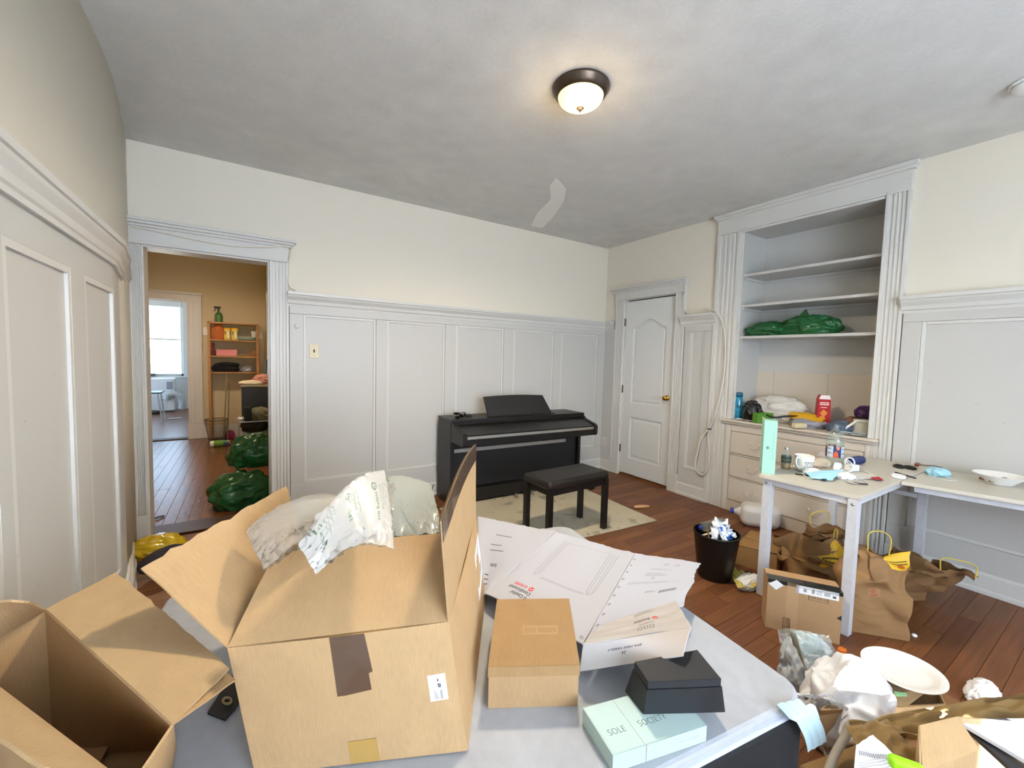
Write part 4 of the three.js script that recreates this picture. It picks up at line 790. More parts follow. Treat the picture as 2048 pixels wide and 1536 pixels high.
// --- pale mint box and the black presentation box standing on it
{
  const t = thing('gift_box', 'flat pale mint box with grey lettering under the black box', 'box');
  const P0 = [-3.183,0.465,3.161], P1 = [-3.214,0.465,3.301], P2 = [-2.94,0.465,3.368], P3 = add(P0, P2[0] - P1[0], 0, P2[2] - P1[2]);
  const tp = [P0, P3, P2, P1], bt = tp.map((p) => [p[0], MT + 0.001, p[2]]);
  obj('sleeve', hexa(tp, bt), mat(0xb5cfcb, { roughness: 0.5 }), t);
  const f = quad(...tp);
  obj('lettering', sheet((u, v) => f(lerp(0.02, 0.98, u), lerp(0.02, 0.98, v)), 1, 1, 0.0002, { off: 0.0006 }), print(1024, 512, (x, w, h) => { x.fillStyle = '#bcd5d1'; x.fillRect(0, 0, w, h); x.fillStyle = '#6d7f80'; x.font = '86px sans-serif'; x.fillText('SOLE', 60, 345); x.fillText('SOCIETY', 400, 345); x.fillStyle = '#a07a78'; x.fillRect(325, 0, 4, h); }), t);
  const s = quad(P1, P2, bt[2], bt[3]);
  obj('lettering', sheet((u, v) => s(lerp(0.68, 0.95, u), lerp(0.3, 0.7, v)), 1, 1, 0.0002, { off: 0.0006 }), print(256, 64, (x, w, h) => { x.fillStyle = '#bcd5d1'; x.fillRect(0, 0, w, h); x.fillStyle = '#7d9292'; x.font = '34px sans-serif'; x.fillText('SOLE SOCIETY', 8, 44, 240); }), t);
  obj('band', sheet((u, v) => s(lerp(0.335, 0.341, u), v), 1, 1, 0.0002, { off: 0.0006 }), mat(0xa07a78), t);
  base(t, [-3.05, MT, 3.24]);
}
{
  const t = thing('presentation_box', 'black two-part box with flared sides standing on the pale mint box', 'box');
  const bF = [[-3.058,0.467,3.261], [-2.861,0.467,3.371]], tF = [[-3.063,0.545,3.272], [-2.88,0.545,3.369]], tB = [[-3.036,0.545,3.202], [-2.832,0.545,3.265]];
  const bB = [add(bF[0], tB[0][0] - tF[0][0] - 0.01, 0, tB[0][2] - tF[0][2] - 0.01), add(bF[1], tB[1][0] - tF[1][0] + 0.01, 0, tB[1][2] - tF[1][2] - 0.01)];
  const m = mat(0x22262a, { roughness: 0.55, bumpMap: rep(T.fine, 10), bumpScale: 0.0003 }), tp = [tB[0], tB[1], tF[1], tF[0]];
  obj('base_tray', hexa(tp, [bB[0], bB[1], bF[1], bF[0]]), m, t);
  const l0 = inQuad(tp, 0.03);
  obj('lid', hexa(l0.map((p) => up(p, 0.022)), l0.map((p) => up(p, 0.002))), m, t);
  base(t, [-2.93, 0.467, 3.28]);
}

// ================================================================ things on the desk
const DY0 = 0.7505, CT = 0.886;
const glyphs = (x, x0, y0, w, h, n) => { for (let i = 0; i < n; i++) { const cw = w / n; x.fillRect(x0 + i * cw, y0, cw * 0.3, h); if (i % 3) x.fillRect(x0 + i * cw, y0 + (i % 2) * h * 0.4, cw * 0.75, h * 0.28); if (i % 4 !== 1) x.fillRect(x0 + i * cw + cw * 0.5, y0 + h * 0.15 * (i % 3), cw * 0.28, h * 0.7); } };
{
  const t = thing('tea_carton', 'tall mint green carton standing at the front left corner of the desk', 'carton');
  const h = 0.323, C = [-1.256, 2.722], L = [-1.3, 2.668], r = [0.075, -0.05];
  const bt = [[L[0], DY0, L[1]], [L[0] + r[0], DY0, L[1] + r[1]], [C[0] + r[0], DY0, C[1] + r[1]], [C[0], DY0, C[1]]], tp = bt.map((p) => up(p, h));
  obj('carton', hexa(tp, bt), mat(0x9fd3bd, { roughness: 0.5 }), t);
  const f1 = quad(tp[0], tp[3], bt[3], bt[0]), f2 = quad(tp[3], tp[2], bt[2], bt[3]);
  obj('printed_face', sheet(f1, 1, 1, 0.0002, { off: 0.0006 }), print(128, 512, (x, w, h2) => { x.fillStyle = '#a3d8c3'; x.fillRect(0, 0, w, h2); x.fillStyle = '#2c5a4a'; x.beginPath(); x.arc(44, 262, 13, 0, 7); x.fill(); x.fillStyle = '#a3d8c3'; x.fillRect(36, 260, 16, 2); x.fillRect(38, 266, 12, 2); x.strokeStyle = '#8fc4b0'; x.strokeRect(4, 92, 84, 260); x.fillStyle = '#86b8a5'; for (let i = 0; i < 24; i++) x.fillRect(92 + (i % 2) * 2, 110 + i * 11, 5 + (i % 3) * 3, 7); for (let i = 0; i < 4; i++) x.fillRect(66, 246 + i * 13, 12, 4); }), t);
  obj('printed_face', sheet(f2, 1, 1, 0.0002, { off: 0.0006 }), print(128, 512, (x, w, h2) => { x.fillStyle = '#a0d0bd'; x.fillRect(0, 0, w, h2); x.fillStyle = '#78a894'; for (const [a, b, c, d] of [[36, 80, 20, 6], [36, 126, 26, 8], [44, 168, 16, 12], [30, 218, 30, 8], [60, 296, 16, 26], [10, 300, 24, 10]]) x.fillRect(a, b, c, d); x.fillStyle = '#5f9079'; for (let i = 0; i < 5; i++) { x.fillRect(14, 352 + i * 17, 40, 6); x.fillRect(62, 354 + i * 17, 44, 6); } x.fillRect(14, 448, 90, 10); for (let i = 0; i < 5; i++) x.fillRect(88, 84 + i * 10, 14, 5); }), t);
  obj('tuck_flap', [board(up(tp[0], 0.001), up(tp[1], 0.001), up(tp[1], 0.014), up(tp[0], 0.012), 0.001, 1)], M.paper, t);
  base(t, [-1.24, DY0, 2.68]);
}
{
  const t = thing('glass_bottle', 'small clear glass bottle with amber liquid behind the white mug', 'bottle', [-1.05, DY0, 2.69]);
  obj('bottle', lathe([[0, 0], [0.024, 0], [0.027, 0.004], [0.027, 0.085], [0.018, 0.105], [0.011, 0.112], [0.011, 0.13], [0.013, 0.131]], 32), M.clearSolid, t);
  obj('liquid', lathe([[0, 0.003], [0.0235, 0.003], [0.0245, 0.04], [0, 0.041]], 28), mat(0x9a7338, { roughness: 0.2 }), t);
  obj('label', lathe([[0.0275, 0.045], [0.0278, 0.046], [0.0278, 0.085], [0.0275, 0.086]], 32), print(128, 64, (x, w, h) => { x.fillStyle = '#56604f'; x.fillRect(0, 0, w, h); x.fillStyle = '#2c3a2e'; for (let i = 0; i < 4; i++) x.fillRect(0, 10 + i * 14, w, 5); }), t);
  obj('cap', lathe([[0, 0.143], [0.012, 0.142], [0.0135, 0.138], [0.0135, 0.127], [0.0118, 0.127]], 24), M.silver, t);
}
{
  const t = thing('mug', 'white mug with bold dark lettering and a large handle', 'mug', [-0.985, DY0, 2.765], -0.25);
  obj('body', lathe([[0, 0], [0.034, 0], [0.038, 0.004], [0.044, 0.02], [0.051, 0.06], [0.054, 0.096], [0.0525, 0.098], [0.051, 0.096], [0.047, 0.055], [0.04, 0.015], [0, 0.01]], 48), mat(0xeeeee4, { roughness: 0.16 }), t);
  obj('handle', tube([[-0.05, 0.082, 0.008], [-0.075, 0.092, 0.012], [-0.09, 0.072, 0.016], [-0.078, 0.042, 0.014], [-0.046, 0.018, 0.008]], 0.0055), mat(0xf3f3ea, { roughness: 0.16 }), t);
  obj('lettering', sheet((u, v) => { const a = lerp(2.55, 1.0, u), y = lerp(0.072, 0.02, v), r = lerp(0.0445, 0.0525, (y - 0.02) / 0.052) + 0.0006; return new THREE.Vector3(Math.cos(a) * r, y, Math.sin(a) * r); }, 16, 4, 0.0003), print(256, 160, (x, w, h) => { x.fillStyle = '#ededE3'; x.fillRect(0, 0, w, h); x.fillStyle = '#20262a'; glyphs(x, 16, 22, 220, 30, 9); glyphs(x, 30, 64, 60, 28, 3); glyphs(x, 112, 64, 112, 28, 5); glyphs(x, 14, 106, 206, 30, 8); }), t);
}
{
  const t = thing('soda_bottle', 'large empty clear plastic bottle with an orange fruit label behind the desk clutter', 'bottle', [-0.606,0.75,2.789]);
  const q = t.position; t.position.set(q.x, DY0, q.z);
  obj('bottle', lathe([[0, 0.004], [0.038, 0.002], [0.048, 0.008], [0.05, 0.02], [0.05, 0.12], [0.048, 0.135], [0.05, 0.15], [0.05, 0.17], [0.04, 0.205], [0.022, 0.235], [0.0145, 0.245], [0.0145, 0.268], [0.013, 0.269]], 40), M.clearSolid, t);
  obj('label', lathe([[0.0505, 0.055], [0.0508, 0.056], [0.0508, 0.128], [0.0505, 0.129]], 48), print(512, 128, (x, w, h) => { x.fillStyle = '#c9d3dc'; x.fillRect(0, 0, w, h); for (const k of [0.02, 0.28, 0.52, 0.78]) { x.fillStyle = '#263a6a'; x.fillRect(w * k, 0, w * 0.14, h); x.fillStyle = '#d9603a'; x.beginPath(); x.arc(w * (k + 0.05), h * 0.66, 24, 0, 7); x.fill(); x.fillStyle = '#e58a5c'; x.beginPath(); x.arc(w * (k + 0.08), h * 0.3, 18, 0, 7); x.fill(); x.fillStyle = '#8796ab'; for (let i = 0; i < 6; i++) x.fillRect(w * (k + 0.15), 12 + i * 18, 40, 6); } }), t);
}
{
  const t = thing('tape_roll', 'white round roll standing in front of the plastic bottle, dark mark on its face', 'roll', [-0.862,0.79,2.899], 0.5);
  t.position.y = DY0 + 0.033;
  obj('roll', put(lathe([[0.012, -0.016], [0.031, -0.016], [0.033, -0.012], [0.033, 0.012], [0.031, 0.016], [0.012, 0.016]], 40), 0, 0, 0, -0.35, Math.PI / 2), M.plastic, t);
  obj('printed_disc', put(sheet((u, v) => { const a = u * Math.PI * 2, r = 0.029 * v + 0.0005; return new THREE.Vector3(Math.cos(a) * r, Math.sin(a) * r, 0.0168); }, 32, 3, 0.0004), 0, 0, 0, -0.35), mat(0xf2f2ee), t);
  obj('printed_mark', put(prism([[-0.016, -0.003], [-0.004, -0.006], [0.002, -0.002], [0.014, 0.004], [0.008, 0.006], [0.002, 0.002], [-0.008, 0.003]], 0.0005), 0, 0, 0, -0.35).translate(-0.0058, 0, 0.016), M.blackMatte, t);
}
one('cloth_pouch', blob(0.085, 0.032, 0.05, 31, { amp: 0.3, freq: 1.8, detail: 12 }).translate(...[-0.744,0.75,2.763]), mat(0xcfc4b0, { roughness: 0.95 }), 'crumpled beige cloth pouch behind the mug on the desk', 'pouch');
one('napkin', blob(0.06, 0.02, 0.04, 47, { amp: 0.35, freq: 2.2, detail: 10 }).translate(...[-1.009,0.75,2.817]), M.tissue, 'white crumpled napkin between the mug and the flat face mask', 'napkin');
{
  const t = thing('charger', 'white cube power adapter with a looped white cable behind the face mask', 'charger', [-0.705,0.75,2.921], -0.3);
  obj('adapter', bx(0.07, 0.042, 0.05, 0, 0.022, 0, 0.008), M.plastic, t);
  obj('cord', tube([[-0.03, 0.03, 0.02], [-0.07, 0.055, 0.03], [-0.06, 0.075, 0.0], [-0.02, 0.07, -0.02], [-0.03, 0.05, 0.02], [-0.09, 0.02, 0.06], [-0.16, 0.008, 0.05], [-0.2, 0.006, 0.08]], 0.0035, false, 60), M.plastic, t);
  obj('loop', tube([[-0.03, 0.043, -0.02], [-0.028, 0.07, -0.024], [0.02, 0.078, -0.02], [0.034, 0.058, -0.012], [0.034, 0.03, -0.01]], 0.0042), M.plastic, t);
}
one('glasses_case', put(new RoundedBoxGeometry(0.17, 0.05, 0.06, 4, 0.024), ...up([-0.442,0.75,2.856], 0.026), -0.1), mat(0x14306e, { roughness: 0.5 }), 'dark blue rounded glasses case at the back of the desk', 'case');
function faceMask(name, q, label, sag, sd) {
  const t = thing(name, label, 'face mask');
  const f = quad(...q);
  obj('pleated_panel', sheet((u, v) => { const p = f(u, v); p.y += 0.004 * Math.abs(Math.sin(v * Math.PI * 3)) + sag * Math.sin(Math.PI * u) * Math.sin(Math.PI * v) + 0.006 * nz(u * 3, v * 3, sd); return p; }, 24, 24, 0.002), M.maskBlue, t);
  obj('edge_binding', sheet((u, v) => f(u, v * 0.1).add(new THREE.Vector3(0, 0.003, 0)), 16, 2, 0.002), mat(0xdfeaf0, { roughness: 0.9 }), t);
  const a = V(q[0]), d = V(q[3]);
  obj('ear_loop', tube([a, a.clone().lerp(d, 0.2).add(new THREE.Vector3(-0.05, 0.004, 0)), a.clone().lerp(d, 0.6).add(new THREE.Vector3(-0.055, 0.004, 0.01)), d], 0.0018), M.tissue, t);
  return t;
}
base(faceMask('face_mask', [[-1.124,0.775,2.832], [-0.884,0.785,2.946], [-1.115,0.757,2.965], [-1.181,0.757,2.885]], 'pale blue pleated face mask lying flat at the front edge of the desk', 0.012, 3), [-0.982,0.75,2.881]);
{
  const t = thing('face_mask', 'crumpled pale blue face mask on the desk run beside the wall', 'face mask', [-0.309,0.75,3.227]);
  obj('crumpled_panel', blob(0.075, 0.03, 0.055, 12, { amp: 0.38, freq: 1.7, detail: 12 }), M.maskBlue, t);
  obj('ear_loop', tube([[-0.05, 0.01, 0], [-0.12, 0.004, 0.02], [-0.14, 0.004, 0.06], [-0.08, 0.004, 0.1], [-0.03, 0.01, 0.03]], 0.0018), M.tissue, t);
}
one('tissue', blob(0.055, 0.022, 0.045, 63, { amp: 0.4, freq: 2.4, detail: 10 }).translate(...[-0.962,0.75,2.974]), M.tissue, 'white crumpled tissue right of the flat face mask', 'tissue');
one('pen', rod(up([-1.143,0.75,2.785], 0.005), up([-1.114,0.75,2.848], 0.005), 0.0042), M.blackMatte, 'slim dark pen lying in front of the mug', 'pen');
one('pen', rod(up([-0.501,0.75,3.078], 0.005), up([-0.569,0.75,3.19], 0.005), 0.0045), mat(0x45484a, { metalness: 0.6, roughness: 0.35 }), 'grey metal pen lying at the inner corner of the desk', 'pen');
one('chopstick', rod(up([-0.644,0.75,2.965], 0.005), up([-0.815,0.75,3.108], 0.004), 0.0035), mat(0xece6da), 'pale wooden chopstick lying right of the charger', 'chopstick');
one('candy_wrapper', sheet((u, v) => { const p = quad([-0.83,0.757,3.056], [-0.772,0.757,3.074], [-0.831,0.755,3.116], [-0.866,0.757,3.072])(u, v); p.y += 0.006 * nz(u * 4, v * 4, 8) + 0.004; return p; }, 8, 8, 0.002), mat(0xb02534, { roughness: 0.4 }), 'small dark red wrapper near the front edge of the desk', 'wrapper');
for (const [k, a, l] of [[0, [[-0.837,0.754,2.969], [-0.688,0.754,3.021], [-0.801,0.754,3.071], [-0.956,0.754,3.025]], 'white folded paper slip under the chopstick'], [1, [[-1.043,0.754,3.002], [-0.914,0.754,3.035], [-0.971,0.754,3.083], [-1.09,0.754,3.052]], 'grey creased paper slip at the front edge of the desk'], [2, [[-0.177,0.753,2.611], [-0.209,0.753,2.558], [-0.427,0.753,2.616], [-0.384,0.753,2.672]], 'cream paper slip behind the beige pouch']])
  one('paper_slip', sheet((u, v) => { const p = quad(...a)(u, v); p.y += 0.008 * Math.abs(nz(u * 3, v * 3, k)); return p; }, 8, 8, 0.001), k === 1 ? mat(0xb9b7b2, { roughness: 0.8 }) : M.paper, l, 'paper');
one('cable_end', tube([up([-1.032,0.75,3.038], 0.004), up([-1.034,0.75,3.069], 0.005), up([-1.006,0.75,3.094], 0.004)], 0.004), mat(0x3a2f2c), 'short dark cable end at the front edge of the desk', 'cable');
one('eraser', bx(0.03, 0.012, 0.018, ...up([-1.144,0.75,2.936], 0.0065), 0.003), mat(0x1d2740), 'small dark blue eraser under the tip of the flat face mask', 'eraser');
{
  const t = thing('jar_lid', 'tiny white round plastic lid at the inner corner of the desk', 'dish', [-0.626,0.75,3.125]);  // round jar lid, modelled like a shallow dish
  obj('dish', lathe([[0, 0.0], [0.033, 0.0], [0.034, 0.003], [0.034, 0.016], [0.032, 0.018], [0.029, 0.018], [0.029, 0.006], [0, 0.006]], 36), M.plastic, t);
}
{
  const t = thing('scissors', 'black handled scissors on the desk near the wall', 'scissors', [-0.241,0.75,3.047], 0.5);
  for (const s of [-1, 1]) { obj('blade', bx(0.11, 0.003, 0.012, 0.07, 0.004 + 0.003 * (s > 0), s * 0.004, 0.001).applyMatrix4(new THREE.Matrix4().makeRotationY(s * 0.06)), M.silver, t); obj('grip', put(new THREE.TorusGeometry(0.022, 0.0075, 10, 24).scale(1.5, 1, 1), -0.035, 0.009, s * 0.028, s * 0.2, Math.PI / 2), M.blackMatte, t); }
}
{
  const t = thing('lighter', 'small brown lighter with a thin dark cord on the desk near the wall', 'lighter', [-0.105,0.75,3.087], 0.1);
  obj('body', bx(0.06, 0.02, 0.024, 0, 0.0105, 0, 0.006), mat(0x7b4328, { roughness: 0.4 }), t);
  obj('cord', tube([[0.03, 0.01, 0], [0.06, 0.004, 0.03], [0.09, 0.004, 0.07], [0.06, 0.004, 0.12]], 0.0025), mat(0x4a3026), t);
}
{
  const t = thing('bowl', 'white paper bowl with food remains on the desk run beside the wall', 'bowl', [-0.243,0.75,3.473]);
  obj('bowl', lathe([[0, 0.002], [0.05, 0.0], [0.055, 0.003], [0.085, 0.035], [0.105, 0.052], [0.111, 0.054], [0.112, 0.057], [0.104, 0.056], [0.083, 0.039], [0.053, 0.008], [0, 0.006]], 56), mat(0xefefec, { roughness: 0.5 }), t);
  obj('food_remains', merge([[0.03, -0.03, 1], [-0.05, -0.02, 2], [0.01, 0.04, 3], [-0.03, -0.06, 4], [0.06, 0.01, 6]].map(([x, z, s]) => blob(0.02, 0.012, 0.016, s, { detail: 5, amp: 0.4 }).translate(x, 0.012 + 0.1 * Math.hypot(x, z) ** 1.0 * 0.5, z))), mat(0x8e5a3f, { roughness: 0.6 }), t);
}
one('drink_can_tab', bx(0.018, 0.012, 0.02, ...up([-0.01,0.75,3.527], 0.0065), 0.003), M.blackMatte, 'tiny black plug at the right end of the desk beside the bowl', 'plug');

// ================================================================ things on the cupboard counter and shelf
{
  const t = thing('water_bottle', 'blue translucent water bottle at the left end of the cupboard counter', 'bottle', [0.066,0.886,1.754]);
  obj('body', lathe([[0, 0.0], [0.037, 0.0], [0.04, 0.005], [0.04, 0.05], [0.038, 0.056], [0.04, 0.062], [0.04, 0.165], [0.034, 0.178], [0.034, 0.215], [0, 0.215]], 40), phys(0x1583a8, { roughness: 0.15, clearcoat: 0.6 }), t);
  obj('cap', lathe([[0, 0.255], [0.028, 0.254], [0.034, 0.248], [0.036, 0.23], [0.036, 0.215], [0, 0.215]], 36), mat(0x0d5d7c, { roughness: 0.3 }), t);
  obj('print', lathe([[0.0404, 0.075], [0.0406, 0.076], [0.0406, 0.13], [0.0404, 0.131]], 40), print(256, 128, (x, w, h) => { x.fillStyle = '#1a88ab'; x.fillRect(0, 0, w, h); x.fillStyle = '#0f4a63'; for (let k = 0; k < 4; k++) { x.fillRect(k * 64 + 8, 20, 18, 40); x.fillRect(k * 64 + 34, 14, 14, 48); x.fillRect(k * 64 + 10, 84, 40, 10); } }), t);
}
const onC = (name, g, m, label, cat, p) => one(name, g.translate(p[0], CT, p[2]), m, label, cat);
onC('black_bag', blob(0.08, 0.12, 0.085, 71, { amp: 0.3, detail: 14 }), mat(0x0c0c0e, { roughness: 0.3, bumpMap: rep(T.crumple, 3), bumpScale: 0.002 }), 'shiny black crumpled bag beside the blue water bottle', 'bag', [0.06, 0, 1.89]);
onC('plastic_bag', blob(0.12, 0.15, 0.26, 77, { amp: 0.34, freq: 1.6, detail: 16, long: 1.4 }), mat(0xd2d0ca, { roughness: 0.4, bumpMap: rep(T.crumple, 2), bumpScale: 0.003 }), 'white crumpled plastic bag against the back of the cupboard', 'bag', [0.27, 0, 2.02]);
{
  const t = thing('green_box', 'bright green cardboard box behind the mint carton', 'box', [0.0, 0.886, 2.02], -0.35);
  obj('box', bx(0.17, 0.09, 0.06, 0, 0.046, 0, 0.003), mat(0x5f9a33, { roughness: 0.6, map: rep(T.soft, 3) }), t);
  obj('tuck_flap', bx(0.06, 0.003, 0.055, 0.02, 0.093, 0, 0.001), mat(0x6aa83c), t);
}
one('yellow_packet', sheet((u, v) => { const p = quad([0.17, 1.0, 2.17], [0.15, 0.985, 2.45], [0.09, 0.945, 2.44], [0.11, 0.95, 2.16])(u, v); p.y += 0.018 * Math.sin(Math.PI * u) * Math.sin(Math.PI * v) + 0.006 * nz(u * 6, v * 6, 3); return p; }, 16, 10, (u, v) => 0.002 + 0.03 * Math.sin(Math.PI * u) ** 0.5 * Math.sin(Math.PI * v) ** 0.5), mat(0xd3a11e, { roughness: 0.35 }), 'yellow packet lying behind the green box on the counter', 'packet');
one('folded_cloth', blob(0.11, 0.05, 0.15, 92, { amp: 0.35, freq: 2, detail: 14 }).translate(0.16, CT, 2.33), mat(0x9a9ba6, { roughness: 0.95 }), 'grey and white crumpled cloth left of the red cracker carton', 'cloth');
one('folded_cloth', blob(0.11, 0.06, 0.1, 97, { amp: 0.34, freq: 2, detail: 14 }).translate(0.1, CT, 2.585), mat(0x5b6a80, { roughness: 0.95 }), 'slate blue crumpled cloth right of the red cracker carton', 'cloth');
one('hand_brush', put(bx(0.12, 0.045, 0.05, 0, 0.024, 0, 0.012), ...[-0.042,0.886,2.333], -0.35), mat(0xd8c7a4, { roughness: 0.7 }), 'cream block shaped brush at the front edge of the counter', 'brush');
{
  const t = thing('cracker_carton', 'red cracker carton printed with orange crackers standing on the counter', 'carton', [0.124,0.886,2.407], 0.35);
  t.position.x += 0.035;
  obj('carton', prism([[-0.05, 0], [0.05, 0], [0.042, 0.25], [0.03, 0.285], [-0.03, 0.285], [-0.042, 0.25]], 0.07, 0.003).applyMatrix4(new THREE.Matrix4().makeRotationY(-Math.PI / 2 + 0.3)).translate(0.035, 0, 0), mat(0xb31a1f, { roughness: 0.45 }), t);
  const m4 = new THREE.Matrix4().makeRotationY(-Math.PI / 2 + 0.3), f = (g) => g.applyMatrix4(m4).translate(0.035, 0, 0);
  obj('printed_face', f(sheet((u, v) => new THREE.Vector3(lerp(-0.041, 0.041, u) * lerp(0.98, 1.16, v), lerp(0.248, 0.004, v), 0.0708), 2, 4, 0.0003)), print(256, 640, (x, w, h) => {
    x.fillStyle = '#b5181d'; x.fillRect(0, 0, w, h); x.fillStyle = '#f0d8d4'; x.fillRect(26, 60, 190, 64); x.fillStyle = '#b5181d'; glyphs(x, 40, 72, 160, 40, 6); x.fillStyle = '#f3e3dc'; x.fillRect(50, 170, 130, 14);
    [[120, 300], [96, 420], [140, 545]].forEach(([cx, cy], i) => { x.save(); x.translate(cx, cy); x.rotate(0.7 + i * 0.25); x.fillStyle = '#d98a35'; x.fillRect(-58, -58, 116, 116); x.fillStyle = '#b9651f'; for (let k = 0; k < 9; k++) { x.beginPath(); x.arc(-36 + (k % 3) * 36, -36 + Math.floor(k / 3) * 36, 5, 0, 7); x.fill(); } x.restore(); });
  }), t);
  obj('printed_top', f(sheet((u, v) => new THREE.Vector3(lerp(-0.03, 0.03, u) * lerp(1, 1.38, v), lerp(0.284, 0.25, v), 0.0708), 1, 1, 0.0003)), mat(0xe6dcd8), t);
}
{
  const t = thing('kettle', 'cream watering can with a slanting spout at the right end of the counter', 'watering can', [0.1, CT, 2.71]);
  obj('body', lathe([[0, 0], [0.062, 0], [0.066, 0.006], [0.056, 0.1], [0.052, 0.104], [0.05, 0.1], [0.05, 0.02], [0, 0.01]], 40), mat(0xbdbcae, { roughness: 0.6 }), t);
  obj('rim', lathe([[0.05, 0.104], [0.058, 0.1], [0.06, 0.108], [0.056, 0.118], [0, 0.122]].reverse(), 40), mat(0xd9d8cf, { roughness: 0.5 }), t);
  obj('spout', rod([-0.05, 0.11, -0.02], [-0.1, 0.03, -0.09], 0.009), mat(0xdcdad0, { roughness: 0.5 }), t);
}
one('gourd', blob(0.06, 0.075, 0.05, 3, { amp: 0.04, detail: 12, flat: 0.8 }).translate(0.13, CT, 2.63), mat(0x7a4f38, { roughness: 0.6 }), 'brown rounded pot behind the spout of the watering can', 'pot');
one('snack_bag', blob(0.09, 0.06, 0.07, 41, { amp: 0.3, detail: 12 }).translate(0.19, CT + 0.13, 2.7), mat(0x3a1850, { roughness: 0.3 }), 'dark purple snack bag above the watering can', 'bag');
one('storage_tin', b2(0.13, 0.3, CT, CT + 0.13, 2.64, 2.77, 0.006), mat(0x24201f, { roughness: 0.6 }), 'dark tin behind the watering can carrying the purple snack bag', 'tin');
for (const [k, a, l] of [[0, [[-0.05, 0.889, 2.64], [-0.03, 0.889, 2.78], [-0.068, 0.9, 2.78], [-0.068, 0.893, 2.62]], 'white newspaper sheet at the right front edge of the counter'], [1, [[0.0, 0.894, 2.6], [0.02, 0.893, 2.77], [-0.05, 0.912, 2.77], [-0.055, 0.9, 2.62]], 'bluish folded paper lying on the newspaper sheet'], [2, [[0.0, 0.888, 1.8], [0.02, 0.888, 1.95], [-0.062, 0.893, 2.0], [-0.06, 0.892, 1.78]], 'white crumpled paper in front of the blue water bottle']])
  one('paper_sheet', sheet((u, v) => { const p = quad(...a)(u, v); p.y += 0.02 * Math.abs(nz(u * 3, v * 3, k + 2)) + 0.002; return p; }, 12, 10, 0.001), k === 1 ? mat(0xb9c7d0, { roughness: 0.8 }) : M.paper, l, 'paper');
one('black_cable', tube([[0.05, CT + 0.1, 1.98], [0.0, CT + 0.08, 2.04], [0.02, CT + 0.06, 2.1], [0.1, CT + 0.08, 2.2], [0.12, CT + 0.09, 2.4]], 0.008), M.blackMatte, 'black cable trailing across the clutter on the counter', 'cable');
const SH = 1.678;
one('garbage_bag', blob(0.15, 0.085, 0.2, 15, { amp: 0.36, freq: 1.9, detail: 16 }).translate(0.18, SH, 1.94), M.green, 'left of the two folded green plastic bags on the lowest shelf', 'bag');
one('garbage_bag', merge([blob(0.15, 0.11, 0.22, 25, { amp: 0.36, freq: 1.9, detail: 16 }).translate(0.18, SH, 2.27), sheet((u, v) => new THREE.Vector3(0.16 + 0.05 * v, SH + 0.06 + 0.17 * v, 2.2 + (u - 0.5) * 0.2 * (1.05 - v) + 0.02 * v), 10, 10, 0.006)]), M.green, 'right green plastic bag with a pointed corner on the lowest shelf', 'bag');

// ================================================================ things on the floor by the desk
{
  const t = thing('water_jug', 'translucent white plastic jug lying against the cupboard base', 'jug', [-0.183,0,2.142]);
  obj('body', put(new RoundedBoxGeometry(0.3, 0.19, 0.19, 5, 0.06), 0.02, 0.096, -0.02, -0.95), phys(0xe6e4de, { roughness: 0.35, transmission: 0.25, thickness: 0 }), t);
  obj('neck', put(lathe([[0.05, 0], [0.03, 0.03], [0.022, 0.04], [0.022, 0.06], [0, 0.06]], 28), -0.06, 0.1, -0.14, -0.95, 0, Math.PI / 2), phys(0xe6e4de, { roughness: 0.35, transmission: 0.25, thickness: 0 }), t);
  obj('cap', put(lathe([[0.026, 0], [0.027, 0.02], [0.024, 0.024], [0, 0.024]], 24), -0.094, 0.1, -0.187, -0.95, 0, Math.PI / 2), mat(0x2a3fb0, { roughness: 0.4 }), t);
}
{
  const t = thing('cardboard_box', 'small closed brown cardboard box on the floor behind the waste basket', 'box');
  const bt = [[-0.678,0,2.317], [-0.637,0,2.613], [-0.951,0,2.633], [-1.045,0,2.406]], b0 = bt.map((p) => up(p, 0.001)), tp = bt.map((p) => up(p, 0.135));
  obj('body', hexa(tp, b0), cardMat(0xa9814f), t);
  obj('flap', board(up(tp[0], 0.003), up(tp[1], 0.006), up([lerp(tp[1][0], tp[2][0], 0.5), tp[1][1], lerp(tp[1][2], tp[2][2], 0.5)], 0.004), up([lerp(tp[0][0], tp[3][0], 0.5), tp[0][1], lerp(tp[0][2], tp[3][2], 0.5)], 0.004), 0.003), cardMat(0xb48d5a), t);
  obj('flap', board(up(tp[3], 0.004), up([lerp(tp[0][0], tp[3][0], 0.52), tp[0][1], lerp(tp[0][2], tp[3][2], 0.52)], 0.004), up([lerp(tp[1][0], tp[2][0], 0.52), tp[1][1], lerp(tp[1][2], tp[2][2], 0.52)], 0.004), up(tp[2], 0.012), 0.003), cardMat(0xad8552), t);
  base(t, [-0.831,0,2.503]);
}
one('food_wrapper', blob(0.1, 0.045, 0.055, 88, { amp: 0.42, freq: 2, detail: 14 }).translate(...[-1.258,0,2.613]), M.tissue, 'white crumpled napkin on the floor right of the waste basket', 'napkin');
one('food_wrapper', sheet((u, v) => { const p = quad([-1.235,0.03,2.46], [-1.238,0.05,2.576], [-1.28,0.02,2.693], [-1.397,0.01,2.619])(u, v); p.y += 0.03 * nz(u * 4, v * 4, 19) + 0.02; return p; }, 18, 16, 0.002), mat(0xc9b861, { roughness: 0.6 }), 'yellowish greasy wrapper beside the white napkin on the floor', 'wrapper');
